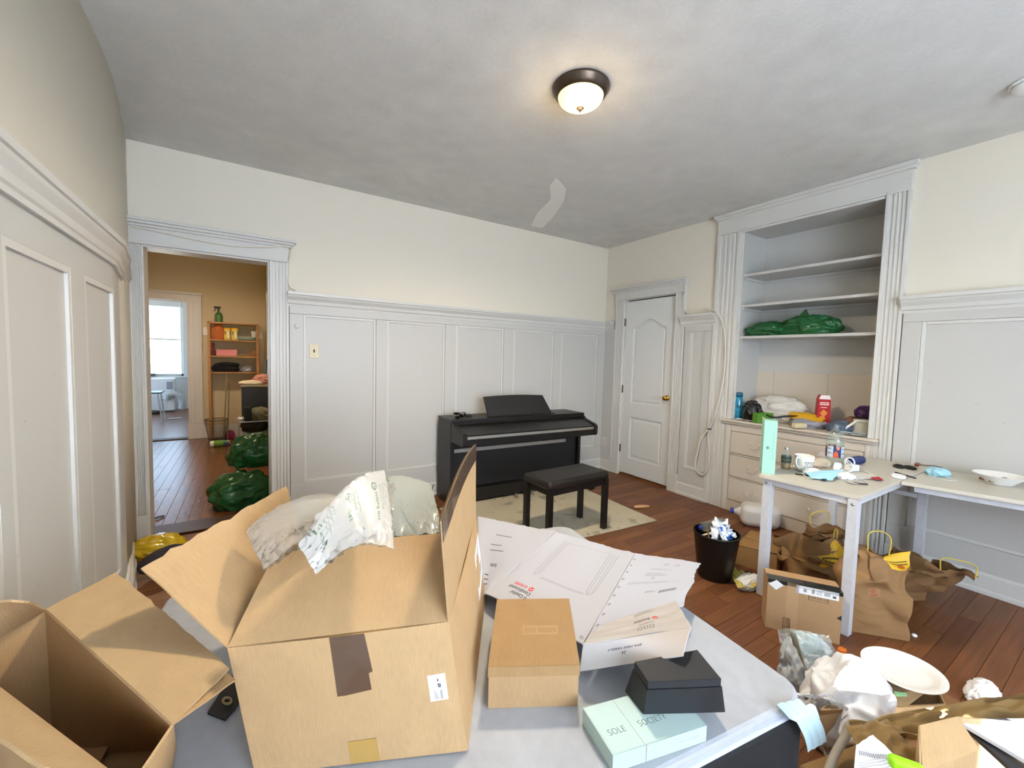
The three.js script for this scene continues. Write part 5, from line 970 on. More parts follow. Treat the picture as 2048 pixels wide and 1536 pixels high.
{
  const t = thing('shipping_box', 'taped cardboard shipping box with white labels under the front desk leg', 'box');
  const A = [-1.602,0,2.882], B = [-1.42,0,3.153], hgt = 0.27, dx = 0.125, n = [0.82 * dx, 0, -0.57 * dx], C = add(B, ...n), D = add(A, ...n);
  const bt = [D, C, B, A].map((p) => up(p, 0.001)), tp = bt.map((p) => up(p, hgt));
  obj('body', hexa(tp, bt), cardMat(0xc9a57a), t);
  const f = quad(tp[3], tp[2], bt[2], bt[3]), top = quad(...tp);
  const lay = (nm, u0, u1, v0, v1, m, lab) => { const o = obj(nm, sheet((u, v) => f(lerp(u0, u1, u), lerp(v0, v1, v)), 1, 1, 0.0004, { off: 0.0008 }), m, t); if (lab) o.userData.label = lab; };
  lay('tape', 0.27, 0.43, 0.0, 1, phys(0xc2a078, { roughness: 0.25, clearcoat: 0.4 }), 'clear tape strip');
  obj('tape', sheet((u, v) => top(u, lerp(0.55, 1, v)), 8, 2, 0.0005, { off: 0.001 }), phys(0x1b2428, { roughness: 0.25, clearcoat: 0.5 }), t).userData.label = 'black printed tape';
  lay('tape', 0, 1, 0, 0.07, phys(0x1b2428, { roughness: 0.25, clearcoat: 0.5 }), 'black printed tape');
  const lb = print(512, 96, (x, w, h) => { x.fillStyle = '#eeeeee'; x.fillRect(0, 0, w, h); x.fillStyle = '#9a9a9c'; x.fillRect(90, 30, 40, 40); x.fillRect(190, 20, 36, 50); for (let i = 0; i < 4; i++) x.fillRect(246, 22 + i * 14, 70, 5); x.fillStyle = '#55565a'; for (let i = 0; i < 12; i++) x.fillRect(340 + i * 6, 30, 3, 40); x.fillRect(440, 50, 40, 26); });
  lay('sticker', 0.39, 0.95, 0.015, 0.17, lb, 'long white shipping label');
  obj('sticker', polySheet(f, [[0.01, 0.1], [0.12, -0.0], [0.22, 0.08], [0.12, 0.2]], 0.0005, 0.0012), mat(0xeeeeee), t).userData.label = 'white label stuck on askew';
  const bc = print(96, 160, (x, w, h) => { x.fillStyle = '#bd9b72'; x.fillRect(0, 0, w, h); x.strokeStyle = '#2e2620'; x.lineWidth = 6; x.strokeRect(3, 3, w - 6, h - 6); x.fillStyle = '#3a3029'; for (let i = 0; i < 12; i++) x.fillRect(12, 20 + i * 9, w - 24, 2 + (i * 5) % 5); x.fillRect(8, 104, w - 16, 8); });
  lay('printed_mark', 0.24, 0.34, 0.72, 0.98, bc); lay('printed_mark', 0.56, 0.82, 0.17, 0.26, print(160, 60, (x, w, h) => { x.fillStyle = '#bd9b72'; x.fillRect(0, 0, w, h); x.strokeStyle = '#2e2620'; x.lineWidth = 5; x.strokeRect(3, -20, w - 6, h + 16); x.fillStyle = '#6b563f'; for (let i = 0; i < 14; i++) x.fillRect(12 + i * 10, 6, 3 + (i * 3) % 5, 36); }));
  obj('printed_mark', polySheet(f, [[1.0, 0.43], [1.0, 0.54], [0.94, 0.5]], 0.0004, 0.0008), mat(0x2e2620), t);
  base(t, [-1.498,0,3.019]);
}
M.yellowPrint = textMat((x, w, h) => { x.fillStyle = '#e6b92a'; x.fillRect(0, 0, w, h); x.fillStyle = '#c8641c'; x.beginPath(); x.arc(w * 0.62, h * 0.62, 18, 0, 7); x.fill(); x.fillStyle = '#5a4a12'; x.fillRect(10, h * 0.36, w - 20, 5); x.fillRect(10, h * 0.46, w - 20, 5); }, 128, 128, { roughness: 0.6 });
M.redPrint = textMat((x, w, h) => { x.fillStyle = '#a07c52'; x.fillRect(0, 0, w, h); x.strokeStyle = '#a8402c'; x.lineWidth = 9; x.beginPath(); x.arc(w * 0.5, h * 0.38, 24, 0, 7); x.stroke(); x.fillStyle = '#a8402c'; x.fillRect(w * 0.44, h * 0.28, 14, 26); for (let i = 0; i < 3; i++) x.fillRect(24, 92 + i * 11, 80, 5); }, 128, 128, { roughness: 0.8 });
function paperBag(label, c, w, d, h, turn, lean, sd, m, o = {}) {   // a crumpled bag standing open, creased sides, jagged mouth
  const t = thing('paper_bag', label, 'paper bag', c, turn);
  const k = o.crush ?? 0.05, f = (u, v) => {
    const a = u * 4, i = Math.floor(a) % 4, s = a - Math.floor(a), P = [[-1, -1], [1, -1], [1, 1], [-1, 1]], p = P[i], q = P[(i + 1) % 4];
    let x = lerp(p[0], q[0], s) * w / 2, z = lerp(p[1], q[1], s) * d / 2;
    const sq = 1 - (o.pinch ?? 0.2) * v ** 2; z *= sq; x *= 1 + (o.flare ?? 0) * v;
    const r = new THREE.Vector3(nz(x * 9 + sd, v * 4, z * 9), nz(z * 8, v * 5, x * 8 + sd), nz(x * 8, v * 4 + sd, z * 9)).multiplyScalar(k * (0.3 + v) * Math.min(1, v * 6));
    return new THREE.Vector3(x + lean[0] * v ** 1.5, v * h * (1 + 0.12 * nz(x * 7, sd, z * 7) * v) - (lean[2] ?? 0) * v * v * (0.5 + x / w), z + lean[1] * v ** 1.5).add(r);
  };
  obj('bag', sheet((u, v) => f(1 - u, 1 - v), 64, 26, 0.0015, { metres: true }), m, t);
  obj('bottom_panel', bx(w, 0.003, d, 0, 0.003, 0, 0.001), m, t);
  const handle = (u0, u1, lift) => { const A = f(u0, 1), B = f(u1, 1); obj('handle', tube([A, A.clone().add(new THREE.Vector3(0, lift * 0.8, 0)), A.clone().lerp(B, 0.5).add(new THREE.Vector3(0, lift, 0)), B.clone().add(new THREE.Vector3(0, lift * 0.8, 0)), B], 0.0035), mat(0xd8c152, { roughness: 0.7 }), t); };
  for (const [a, b, l] of o.handles ?? []) handle(a, b, l);
  for (const [u0, u1, v0, v1, kind] of o.patches ?? []) obj(kind === 'mark' ? 'printed_mark' : 'handle_patch', sheet((u, v) => f(lerp(u1, u0, u), lerp(v1, v0, v)), 8, 6, 0.001, { off: 0.0016 }), kind === 'mark' ? M.redPrint : M.yellowPrint, t);
  return t;
}
paperBag('crumpled brown paper bag with a yellow patch behind the shipping box', [-0.799,0,2.778], 0.33, 0.2, 0.26, -0.75, [-0.03, 0.02], 4, M.kraftBag, { crush: 0.09, pinch: 0.5, handles: [[0.3, 0.42, 0.1]], patches: [[0.36, 0.44, 0.62, 0.95], [0.52, 0.62, 0.5, 0.85], [0.66, 0.72, 0.55, 0.75, 'mark']] });
paperBag('tall brown paper bag with a small red print right of the front desk leg', [-1.089,0,3.172], 0.27, 0.17, 0.42, -0.85, [0.0, 0.0], 9, M.kraftBag, { crush: 0.06, pinch: 0.75, handles: [[0.55, 0.68, 0.12]], patches: [[0.5, 0.57, 0.8, 1.0], [0.6, 0.66, 0.45, 0.56, 'mark']] });
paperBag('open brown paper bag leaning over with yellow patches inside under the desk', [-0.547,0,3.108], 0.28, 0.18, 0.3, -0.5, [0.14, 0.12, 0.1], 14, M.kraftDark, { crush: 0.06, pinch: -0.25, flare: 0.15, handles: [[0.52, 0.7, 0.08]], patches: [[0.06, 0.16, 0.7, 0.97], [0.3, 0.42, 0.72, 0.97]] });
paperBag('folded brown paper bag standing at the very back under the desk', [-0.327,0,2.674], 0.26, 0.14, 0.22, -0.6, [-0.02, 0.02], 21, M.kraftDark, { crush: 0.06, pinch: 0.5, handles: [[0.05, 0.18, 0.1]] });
one('tissue_scrap', blob(0.03, 0.016, 0.025, 5, { amp: 0.4, detail: 8 }).translate(...[-1.071,0,3.26]), M.tissue, 'small white tissue scrap at the foot of the tall paper bag', 'scrap');
one('tissue_scrap', blob(0.014, 0.008, 0.012, 6, { amp: 0.4, detail: 6 }).translate(...[-0.984,0,3.329]), M.tissue, 'tiny white scrap on the open floor right of the tall paper bag', 'scrap');

// ================================================================ clutter at the lower right corner
{
  const t = thing('plastic_sleeve', 'clear plastic sleeve standing in front of the shipping box', 'packaging');
  const q = quad([-1.965,0.27,3.15], [-1.875,0.27,3.259], [-1.906,0.17,3.332], [-1.994,0.17,3.239]);
  obj('film', sheet((u, v) => q(u, v).add(new THREE.Vector3(0.008 * nz(u * 4, v * 4, 1), 0.012 * nz(u * 5, v * 5, 2), 0.012 * nz(u * 4, v * 5, 6))), 20, 20, 0.0012), M.clear, t);
  obj('film', sheet((u, v) => q(u, v).add(new THREE.Vector3(0.03 * Math.sin(Math.PI * u) + 0.01 * nz(u * 6, v * 4, 11), -0.03 + 0.012 * nz(u * 5, v * 6, 12), -0.05 - 0.02 * Math.sin(Math.PI * v))), 20, 20, 0.0012), M.clear, t);
  obj('card_insert', board([-1.974,0.262,3.151], [-1.964,0.262,3.172], [-2.003,0.16,3.228], [-1.956,0.12,3.189], 0.003), mat(0x8f8d7c, { roughness: 0.8 }), t);
  base(t, [-1.834,0.1,3.221]);
}
M.whitePoly = mat(0xeef1f6, { roughness: 0.35, bumpMap: rep(T.crumple, 2), bumpScale: 0.003 });
{
  const t = thing('plastic_bag', 'bright white crumpled plastic bag in the sunlight between mattress and plate', 'bag', [-2.06, 0.0, 3.4]);
  obj('bag', blob(0.15, 0.2, 0.14, 55, { amp: 0.3, freq: 1.6, detail: 20, long: 1.2 }), M.whitePoly, t);
  obj('loose_corner', sheet((u, v) => new THREE.Vector3(-0.14 - 0.12 * u * (1 - v), 0.2 + 0.03 * nz(u * 4, v * 4, 3) + 0.03 * v, -0.08 + 0.12 * v - 0.06 * u), 10, 10, 0.002), M.whitePoly, t);
}
one('plastic_bag', blob(0.11, 0.15, 0.1, 59, { amp: 0.34, freq: 1.8, detail: 20, long: 1.2 }).translate(-1.9, 0, 3.2), mat(0xc3cad2, { roughness: 0.25, bumpMap: rep(T.crumple, 2), bumpScale: 0.003 }), 'pale crinkled plastic bag just below the clear plastic sleeve', 'bag');
one('bottle_cap', bx(0.03, 0.05, 0.03, ...[-1.873,0.22,3.307], 0.008), mat(0xd8701c, { roughness: 0.5 }), 'small orange plastic piece on top of the pale crinkled bag', 'cap');
{
  const t = thing('paper_plate', 'white paper plate tilted on top of the boxes at lower right', 'plate', [-1.857, 0.252, 3.49]);
  obj('plate', put(lathe([[0, 0], [0.078, 0], [0.086, 0.003], [0.1, 0.016], [0.121, 0.02], [0.123, 0.018], [0.123, 0.0225], [0.1, 0.0195], [0.084, 0.0065], [0.077, 0.004], [0, 0.004]], 64), 0, 0, 0, 0, -0.03, 0.02), mat(0xe9e8e3, { roughness: 0.6 }), t);
}
{
  const t = thing('cardboard_tray', 'shallow open cardboard tray with a green sticker below the paper plate', 'tray');
  const y = 0.2, a = [-2.248,0.2,3.374], b = [-1.921,0.2,3.418], c = [-1.765,0.2,3.574], d = [-1.824,0.2,3.601], c4 = 0.004;
  const f = [a, b, c, d], lo = f.map((p) => [p[0], 0.1, p[2]]);
  obj('bottom_panel', board(lo[0], lo[1], lo[2], lo[3], c4), M.card, t);
  for (let i = 0; i < 4; i++) obj('side_panel', board(f[i], f[(i + 1) % 4], lo[(i + 1) % 4], lo[i], c4), M.cardLit, t);
  obj('flap', board([-2.217,0.202,3.385], [-2.092,0.225,3.44], [-1.792,0.21,3.555], [-1.956,0.2,3.533], c4, 6), M.cardLit, t);
  obj('flap', board([-2.253,0.2,3.376], [-1.824,0.2,3.601], [-1.791,0.14,3.585], [-2.221,0.12,3.376], c4, 4), M.cardDark, t);
  obj('sticker', board([-1.965,0.232,3.493], [-1.936,0.232,3.521], [-1.946,0.228,3.528], [-1.984,0.23,3.508], 0.001), mat(0x9ed9a6, { roughness: 0.7 }), t).userData.label = 'pale green sticker';
  base(t, [-1.9, 0.1, 3.6]);
}
one('moving_box', [...hexa([[-2.0, 0.095, 3.4], [-1.55, 0.095, 3.45], [-1.6, 0.095, 3.8], [-2.15, 0.095, 3.75]], [[-2.0, 0.001, 3.4], [-1.55, 0.001, 3.45], [-1.6, 0.001, 3.8], [-2.15, 0.001, 3.75]])], cardMat(0x8f673d), 'flat cardboard box on the floor carrying the tray with the green sticker', 'box');
one('tissue', blob(0.1, 0.04, 0.05, 19, { amp: 0.4, freq: 2, detail: 14 }).translate(...[-1.291,0,3.621]), M.tissue, 'white crumpled tissue on the floor right of the paper plate', 'tissue');
M.kraftOlive = mat(0xa08553, { roughness: 0.75, map: rep(T.kraft, 4), bumpMap: rep(T.crumple, 3), bumpScale: 0.004 });
{
  const t = thing('paper_sheet', 'large crumpled sheet of olive brown packing paper at the lower right', 'packing paper');
  const q = quad([-2.361,0.26,3.482], [-1.896,0.26,3.624], [-1.443,0.24,3.81], [-1.839,0.3,3.84]);
  obj('sheet', sheet((u, v) => { const p = quad([-2.361,0.3,3.486], [-1.45,0.26,3.82], [-1.911,0.33,3.854], [-2.409,0.3,3.556])(u, v); p.y += 0.05 * nz(u * 4, v * 2.5, 3) + 0.025 * nz(u * 9, v * 6, 8); return p; }, 44, 22, 0.0015, { metres: true }), M.kraftOlive, t);
  obj('rolled_edge', sheet((u, v) => { const p = quad([-2.395,0.3,3.491], [-2.245,0.31,3.568], [-2.395,0.33,3.669], [-2.534,0.32,3.598])(u, v); p.y += 0.04 * Math.sin(Math.PI * v) * Math.sin(Math.PI * u) + 0.02 * nz(u * 5, v * 5, 5); return p; }, 22, 22, 0.0015, { metres: true }), M.kraftOlive, t);
  base(t, [-1.85, 0.3, 3.85]);
}
{
  const t = thing('cardboard_box', 'open cardboard box with magazines in the extreme lower right corner', 'box');
  const y = 0.42, a = [-2.382,0.42,3.649], b = [-2.244,0.42,3.697], c = [-2.079,0.42,3.823], d = [-2.557,0.4,3.694], e = [-2.347,0.4,3.863], c4 = 0.004;
  obj('side_panel', board(a, d, [d[0], 0.05, d[2]], [a[0], 0.05, a[2]], c4), M.cardLit, t);
  obj('rear_panel', board(b, c, [c[0], 0.05, c[2]], [b[0], 0.05, b[2]], c4), M.cardLit, t);
  obj('side_panel', board(b, a, [a[0], 0.05, a[2]], [b[0], 0.05, b[2]], c4), M.cardLit, t);
  obj('flap', board(a, b, [-2.311,0.4,3.751], [-2.528,0.4,3.69], c4, 6), M.cardLit, t);
  obj('bottom_panel', board([a[0], 0.05, a[2]], [c[0], 0.05, c[2]], [e[0], 0.05, e[2]], [d[0], 0.05, d[2]], c4), M.card, t);
  base(t, [-1.95, 0.05, 4.0]);
}
for (const [k, q, m, l] of [[0, [[-2.237,0.4,3.707], [-2.134,0.4,3.753], [-2.173,0.4,3.834], [-2.258,0.4,3.831]], 0xe9ecf2, 'white magazine on top in the box at the lower right'], [1, [[-2.15,0.39,3.727], [-2.019,0.39,3.805], [-2.088,0.39,3.839], [-2.174,0.39,3.769]], 0x5d6670, 'grey blue magazine behind the white one in the box at the lower right'], [2, [[-2.224,0.385,3.711], [-2.178,0.385,3.727], [-2.255,0.385,3.831], [-2.318,0.385,3.822]], 0x26262c, 'black magazine under the white one in the box at the lower right']])
  one('magazine', board(...q, 0.01, 4), mat(m, { roughness: 0.3 }), l, 'magazine');
{
  const t = thing('paper_sheet', 'white printed leaflet at the bottom edge right of the mattress', 'leaflet');
  obj('leaflet', sheet((u, v) => { const p = quad([-2.58,0.4,3.572], [-2.503,0.4,3.584], [-2.545,0.4,3.68], [-2.704,0.4,3.606])(u, v); p.y += 0.006 * nz(u * 3, v * 3, 2); return p; }, 10, 10, 0.002), print(512, 256, (x, w, h) => { x.fillStyle = '#dfe6f2'; x.fillRect(0, 0, w, h); x.fillStyle = '#8a8fa3'; for (let i = 0; i < 14; i++) x.fillRect(60 + i * 28, 60 + i * 6, 18, 34); x.fillStyle = '#b8bfd0'; for (let i = 0; i < 5; i++) x.fillRect(40, 140 + i * 20, 400, 6); }), t);
  base(t, [-2.599,0.4,3.618]);
}
one('marker_cap', put(new RoundedBoxGeometry(0.028, 0.03, 0.07, 4, 0.012), ...[-2.583,0.43,3.671], 0.5), mat(0x9ee21c, { roughness: 0.4 }), 'lime green plastic object at the bottom edge beside the leaflet', 'plastic piece');
one('paper_roll', tube([[-2.472,0.18,3.48], [-2.397,0.2,3.474], [-2.335,0.22,3.475], [-2.303,0.25,3.479]], 0.012), mat(0xa9a398, { roughness: 0.7 }), 'grey pale tube curving up beside the mattress at the bottom edge', 'tube');
one('moving_box', [...hexa([[-2.495,0.16,3.417], [-2.255,0.16,3.482], [-2.369,0.16,3.547], [-2.581,0.16,3.453]], [[-2.31,0.001,3.349], [-2.04,0.001,3.422], [-2.168,0.001,3.495], [-2.407,0.001,3.39]])], cardMat(0x9a7a4c), 'low brown carton on the floor at the bottom edge beside the mattress', 'box');
{
  const t = thing('face_mask', 'pale blue face mask hanging over the front right corner of the mattress', 'face mask');
  const A = [-2.673,0.432,3.414], B = [-2.595,0.432,3.44], C = [-2.58,0.405,3.489], q1 = quad(A, B, [-2.552,0.37,3.461], [-2.62,0.37,3.444]);
  obj('panel', sheet((u, v) => { const s = v < 0.4 ? quad(A, B, [-2.607,0.425,3.464], [-2.691,0.43,3.449])(u, v / 0.4) : quad([-2.691,0.43,3.449], [-2.607,0.425,3.464], [-2.448,0.24,3.461], [-2.537,0.24,3.446])(u, (v - 0.4) / 0.6); s.add(new THREE.Vector3(0.01, 0.004, 0.02 * Math.sin(Math.PI * v)).multiplyScalar(v > 0.4 ? 1 : 0.4)); s.y += 0.004 * Math.abs(Math.sin(u * 9)); return s; }, 18, 24, 0.002), mat(0xbcdbe6, { roughness: 0.9 }), t);
  obj('panel', sheet((u, v) => { const p = quad([-2.58,0.41,3.448], [-2.529,0.4,3.457], [-2.515,0.36,3.466], [-2.542,0.36,3.454])(u, v); p.y += 0.01 * Math.sin(Math.PI * u); return p; }, 12, 12, 0.002), mat(0xcfe0ec, { roughness: 0.9 }), t);
  base(t, A);
}
// by the doorway
{
  const t = thing('snack_bag', 'glossy yellow snack bag on the floor between left wall and doorway', 'bag', [-4.472,0,0.282]);
  obj('bag', blob(0.15, 0.08, 0.13, 33, { amp: 0.22, freq: 1.6, detail: 16, long: 1.2 }), phys(0xd0b018, { roughness: 0.25, clearcoat: 0.5 }), t);
}
one('slipper', blob(0.16, 0.07, 0.07, 37, { amp: 0.12, freq: 1.2, detail: 12 }).applyMatrix4(new THREE.Matrix4().makeRotationY(0.7)).translate(...[-4.374,0.06,0.652]), mat(0x2c2730, { roughness: 0.8 }), 'dark slipper shaped cloth lying against the yellow snack bag', 'slipper');
one('cream_cloth', blob(0.12, 0.06, 0.08, 39, { amp: 0.2, detail: 10 }).translate(...[-4.292,0.03,0.553]), mat(0xd6cfc0, { roughness: 0.9 }), 'cream cloth behind the dark slipper shaped cloth near the doorway', 'cloth');

// ================================================================ things in the hall and the far room
const SZ = -4.16;
{
  const t = thing('shelf_unit', 'narrow pine shelf unit against the far wall of the hall', 'shelf');
  const x0 = -4.44, x1 = -3.8, z0 = -4.29, z1 = -4.06;
  for (const x of [x0, x1]) for (const z of [z0, z1]) obj('upright', b2(x, x + 0.035, 0, 1.86, z, z + 0.03), M.pine, t);
  for (const y of [1.86, 1.59, 1.335, 1.08]) obj('shelf_board', b2(x0, x1 + 0.035, y - 0.022, y, z0, z1 + 0.03), M.pine, t);
  base(t, [-4.1, 0, -4.17]);
}
{
  const t = thing('spray_bottle', 'dark green spray bottle on top of the pine shelf unit', 'spray bottle', [-4.3, 1.861, SZ]);
  obj('body', lathe([[0, 0], [0.05, 0], [0.056, 0.006], [0.056, 0.1], [0.045, 0.14], [0.018, 0.16], [0.014, 0.2], [0, 0.2]], 32), phys(0x3f6a34, { roughness: 0.2, clearcoat: 0.5 }), t);
  obj('trigger', [bx(0.09, 0.03, 0.03, -0.015, 0.235, 0, 0.008), put(bx(0.012, 0.07, 0.02, 0, 0, 0, 0.004), -0.04, 0.2, 0, 0, 0, -0.4), bx(0.03, 0.04, 0.03, 0, 0.21, 0, 0.006)], mat(0x1a1a1a), t);
}
const sh = (y, x) => [x, y + 0.001, SZ];
one('snack_bag', blob(0.09, 0.15, 0.06, 51, { amp: 0.16, detail: 12, flat: 0.7 }).translate(...sh(1.59, -4.31)), mat(0xb4632c, { roughness: 0.35, bumpMap: rep(T.crumple, 4), bumpScale: 0.01 }), 'orange brown snack bag at the left of the top shelf in the hall', 'bag');
{
  const mk = (x, label) => { const t = thing('canister', label, 'canister', sh(1.59, x)); obj('body', lathe([[0, 0], [0.045, 0], [0.047, 0.004], [0.047, 0.165], [0, 0.165]], 32), mat(0xd9c46a, { roughness: 0.4 }), t); obj('label', lathe([[0.0475, 0.03], [0.0478, 0.031], [0.0478, 0.13], [0.0475, 0.131]], 32), print(256, 128, (c, w, h) => { c.fillStyle = '#e3cf5a'; c.fillRect(0, 0, w, h); c.fillStyle = '#f1efe2'; for (let i = 0; i < 4; i++) c.fillRect(i * 64, 0, 26, h); c.fillStyle = '#4a4432'; for (let i = 0; i < 4; i++) { c.fillRect(i * 64 + 32, 40, 22, 10); c.fillRect(i * 64 + 32, 56, 22, 6); } }), t); obj('lid', lathe([[0.049, 0.165], [0.049, 0.19], [0.046, 0.193], [0, 0.193]], 32), M.yellow, t); };
  mk(-4.19, 'left yellow lidded canister on the top shelf in the hall'); mk(-4.09, 'right yellow lidded canister on the top shelf in the hall');
}
one('serving_dish', lathe([[0, 0.0], [0.11, 0.0], [0.13, 0.02], [0.135, 0.055], [0.128, 0.055], [0.12, 0.02], [0, 0.01]], 40).translate(...sh(1.59, -3.93)), mat(0x8fa9a6, { roughness: 0.25 }), 'grey blue dish at the right of the top shelf in the hall', 'dish');
one('paper_cup', lathe([[0, 0], [0.03, 0], [0.038, 0.1], [0.036, 0.1], [0.028, 0.005], [0, 0.005]], 28).translate(-3.83, 1.65, SZ - 0.05), M.plastic, 'white cup standing in the grey blue dish on the hall shelf', 'cup');
one('tissue_box', bx(0.27, 0.1, 0.11, ...up(sh(1.335, -4.2), 0.05), 0.004), textMat((x, w, h) => { x.fillStyle = '#d98f93'; x.fillRect(0, 0, w, h); x.fillStyle = '#cfd2cb'; x.beginPath(); x.ellipse(w * 0.33, h * 0.5, 34, 44, 0, 0, 7); x.fill(); x.fillStyle = '#ece2d8'; x.fillRect(w * 0.5, 10, w * 0.4, h * 0.5); x.fillStyle = '#c9413a'; x.fillRect(w * 0.72, h * 0.62, 50, 40); }, 256, 128), 'pink tissue box on the middle shelf in the hall', 'tissue box');
one('jar', lathe([[0, 0], [0.03, 0], [0.032, 0.005], [0.032, 0.07], [0.022, 0.08], [0.022, 0.18], [0.012, 0.2], [0, 0.2]], 28).translate(...sh(1.335, -4.38)), mat(0x6f2330, { roughness: 0.4 }), 'dark red bottle left of the pink tissue box in the hall', 'bottle');
one('cutting_board', [b2(-4.06, -3.82, 1.336, 1.35, -4.25, -4.08, 0.004), prism([[-3.9, 1.352], [-3.81, 1.352], [-3.81, 1.44], [-3.85, 1.43]], 0.1).translate(0, 0, -4.2)], mat(0x8a6534, { roughness: 0.6 }), 'brown wooden tray at the right of the middle shelf in the hall', 'tray');
one('folded_clothes', merge([blob(0.18, 0.09, 0.09, 53, { amp: 0.25, detail: 12 }).translate(...sh(1.08, -4.22)), blob(0.17, 0.04, 0.08, 54, { amp: 0.25, detail: 10 }).translate(-4.2, 1.17, SZ)]), mat(0x11131c, { roughness: 0.9 }), 'folded dark navy clothes on the bottom shelf in the hall', 'clothes');
one('plastic_packet', blob(0.1, 0.06, 0.07, 57, { amp: 0.3, detail: 10 }).translate(...sh(1.08, -3.93)), mat(0x9499a4, { roughness: 0.2, metalness: 0.3 }), 'shiny grey packet at the right of the bottom shelf in the hall', 'packet');
one('light_switch', bx(0.075, 0.13, 0.008, -4.5 + 0.02, 1.72, HZ + 0.006, 0.003), mat(0xecebe8), 'white switch plate left of the pine shelf unit in the hall', 'light switch');
one('light_switch', bx(0.06, 0.14, 0.01, -3.735, 1.7, -4.32, 0.003), mat(0xf2f1f0), 'white switch plate right of the pine shelf unit in the hall', 'light switch');
{
  const t = thing('mesh_basket', 'brown wire mesh waste basket on the hall floor before the shelf unit', 'waste basket', [-4.34, 0.0, -3.98]);
  const r = (v) => lerp(0.105, 0.155, v), ring = (v, k) => put(new THREE.TorusGeometry(r(v), k, 6, 40), 0, 0.01 + 0.33 * v, 0, 0, Math.PI / 2);
  const m = mat(0x4d4232, { roughness: 0.5, metalness: 0.4 });
  obj('rim', ring(1, 0.006), m, t);
  obj('wire_mesh', [...Array.from({ length: 16 }, (_, i) => ring(i / 16, 0.0014)), ...Array.from({ length: 44 }, (_, i) => { const a = i / 44 * 6.2832; return rod([Math.cos(a) * r(0), 0.01, Math.sin(a) * r(0)], [Math.cos(a) * r(1), 0.34, Math.sin(a) * r(1)], 0.0014, 5); })], m, t);
  obj('base_disc', lathe([[0, 0.0], [0.106, 0.0], [0.108, 0.012], [0, 0.012]], 36), m, t);
}
one('broom_handle', rod([-4.25, 0.0, -3.95], [-4.2, 1.05, -4.0], 0.011), mat(0x8d8168, { roughness: 0.6 }), 'left thin wooden broom handle leaning on the pine shelf unit', 'broom');
one('broom_handle', rod([-4.2, 0.0, -3.93], [-4.17, 0.9, -4.0], 0.009), mat(0x7a705c, { roughness: 0.6 }), 'right thin wooden broom handle leaning on the pine shelf unit', 'broom');
one('wipes_pack', put(new RoundedBoxGeometry(0.26, 0.08, 0.12, 4, 0.035), ...up([-4.282,0,-3.53], 0.041), 0.05), textMat((x, w, h) => { x.fillStyle = '#6fa03e'; x.fillRect(0, 0, w, h); x.fillStyle = '#f2f4f0'; x.fillRect(0, 0, w * 0.2, h); x.fillStyle = '#3d4fae'; x.beginPath(); x.arc(w * 0.8, h * 0.5, 40, 0, 7); x.fill(); }, 256, 128), 'green and white wipes pack lying on the hall floor', 'pack');
one('dustpan', blob(0.07, 0.09, 0.06, 8, { amp: 0.1, detail: 8, flat: 0.6 }).translate(...[-4.173,0,-4.071]), mat(0x8c1f50, { roughness: 0.5 }), 'magenta plastic pot behind the wipes pack in the hall', 'pot');
// wire cart with shoes, partly hidden by the doorway
{
  const t = thing('wire_cart', 'grey metal wire cart just inside the hall right of the doorway', 'cart');
  const x0 = -4.03, x1 = -3.7, z0 = -2.55, z1 = -2.17;
  for (const x of [x0, x1]) for (const z of [z0, z1]) obj('post', rod([x, 0, z], [x, 0.56, z], 0.011), M.silver, t);
  for (const y of [0.1, 0.31, 0.54]) obj('wire_shelf', [b2(x0, x1, y - 0.012, y, z0 - 0.006, z0 + 0.006), b2(x0, x1, y - 0.012, y, z1 - 0.006, z1 + 0.006), b2(x0 - 0.006, x0 + 0.006, y - 0.012, y, z0, z1), b2(x1 - 0.006, x1 + 0.006, y - 0.012, y, z0, z1), ...Array.from({ length: 12 }, (_, i) => rod([lerp(x0, x1, (i + 0.5) / 12), y - 0.004, z0], [lerp(x0, x1, (i + 0.5) / 12), y - 0.004, z1], 0.0025, 5))], M.silver, t);
  base(t, [-3.86, 0, -2.36]);
}
one('speaker', new RoundedBoxGeometry(0.085, 0.19, 0.085, 3, 0.02).translate(-3.93, 0.637, -2.2), M.blackGloss, 'black upright speaker on top of the wire cart', 'speaker');
one('towel', blob(0.14, 0.1, 0.1, 17, { amp: 0.3, detail: 12 }).translate(-3.8, 0.542, -2.3), mat(0x6c6f5e, { roughness: 0.9 }), 'grey green cloth bundle on top of the wire cart', 'cloth');
one('foil_packet', blob(0.06, 0.03, 0.05, 18, { amp: 0.35, detail: 10 }).translate(-3.99, 0.542, -2.28), mat(0xc6c8cc, { roughness: 0.2, metalness: 0.7 }), 'crumpled silver foil at the left on the wire cart', 'foil');
one('black_bag', blob(0.15, 0.13, 0.16, 20, { amp: 0.2, detail: 12 }).translate(-3.86, 0.385, -2.38), M.blackMatte, 'black bag on the middle shelf of the wire cart', 'bag');
one('paper_stack', b2(-4.0, -3.72, 0.312, 0.37, -2.52, -2.2, 0.004), mat(0xcdd0d4, { roughness: 0.8 }), 'stack of white papers under the black bag on the wire cart', 'paper');
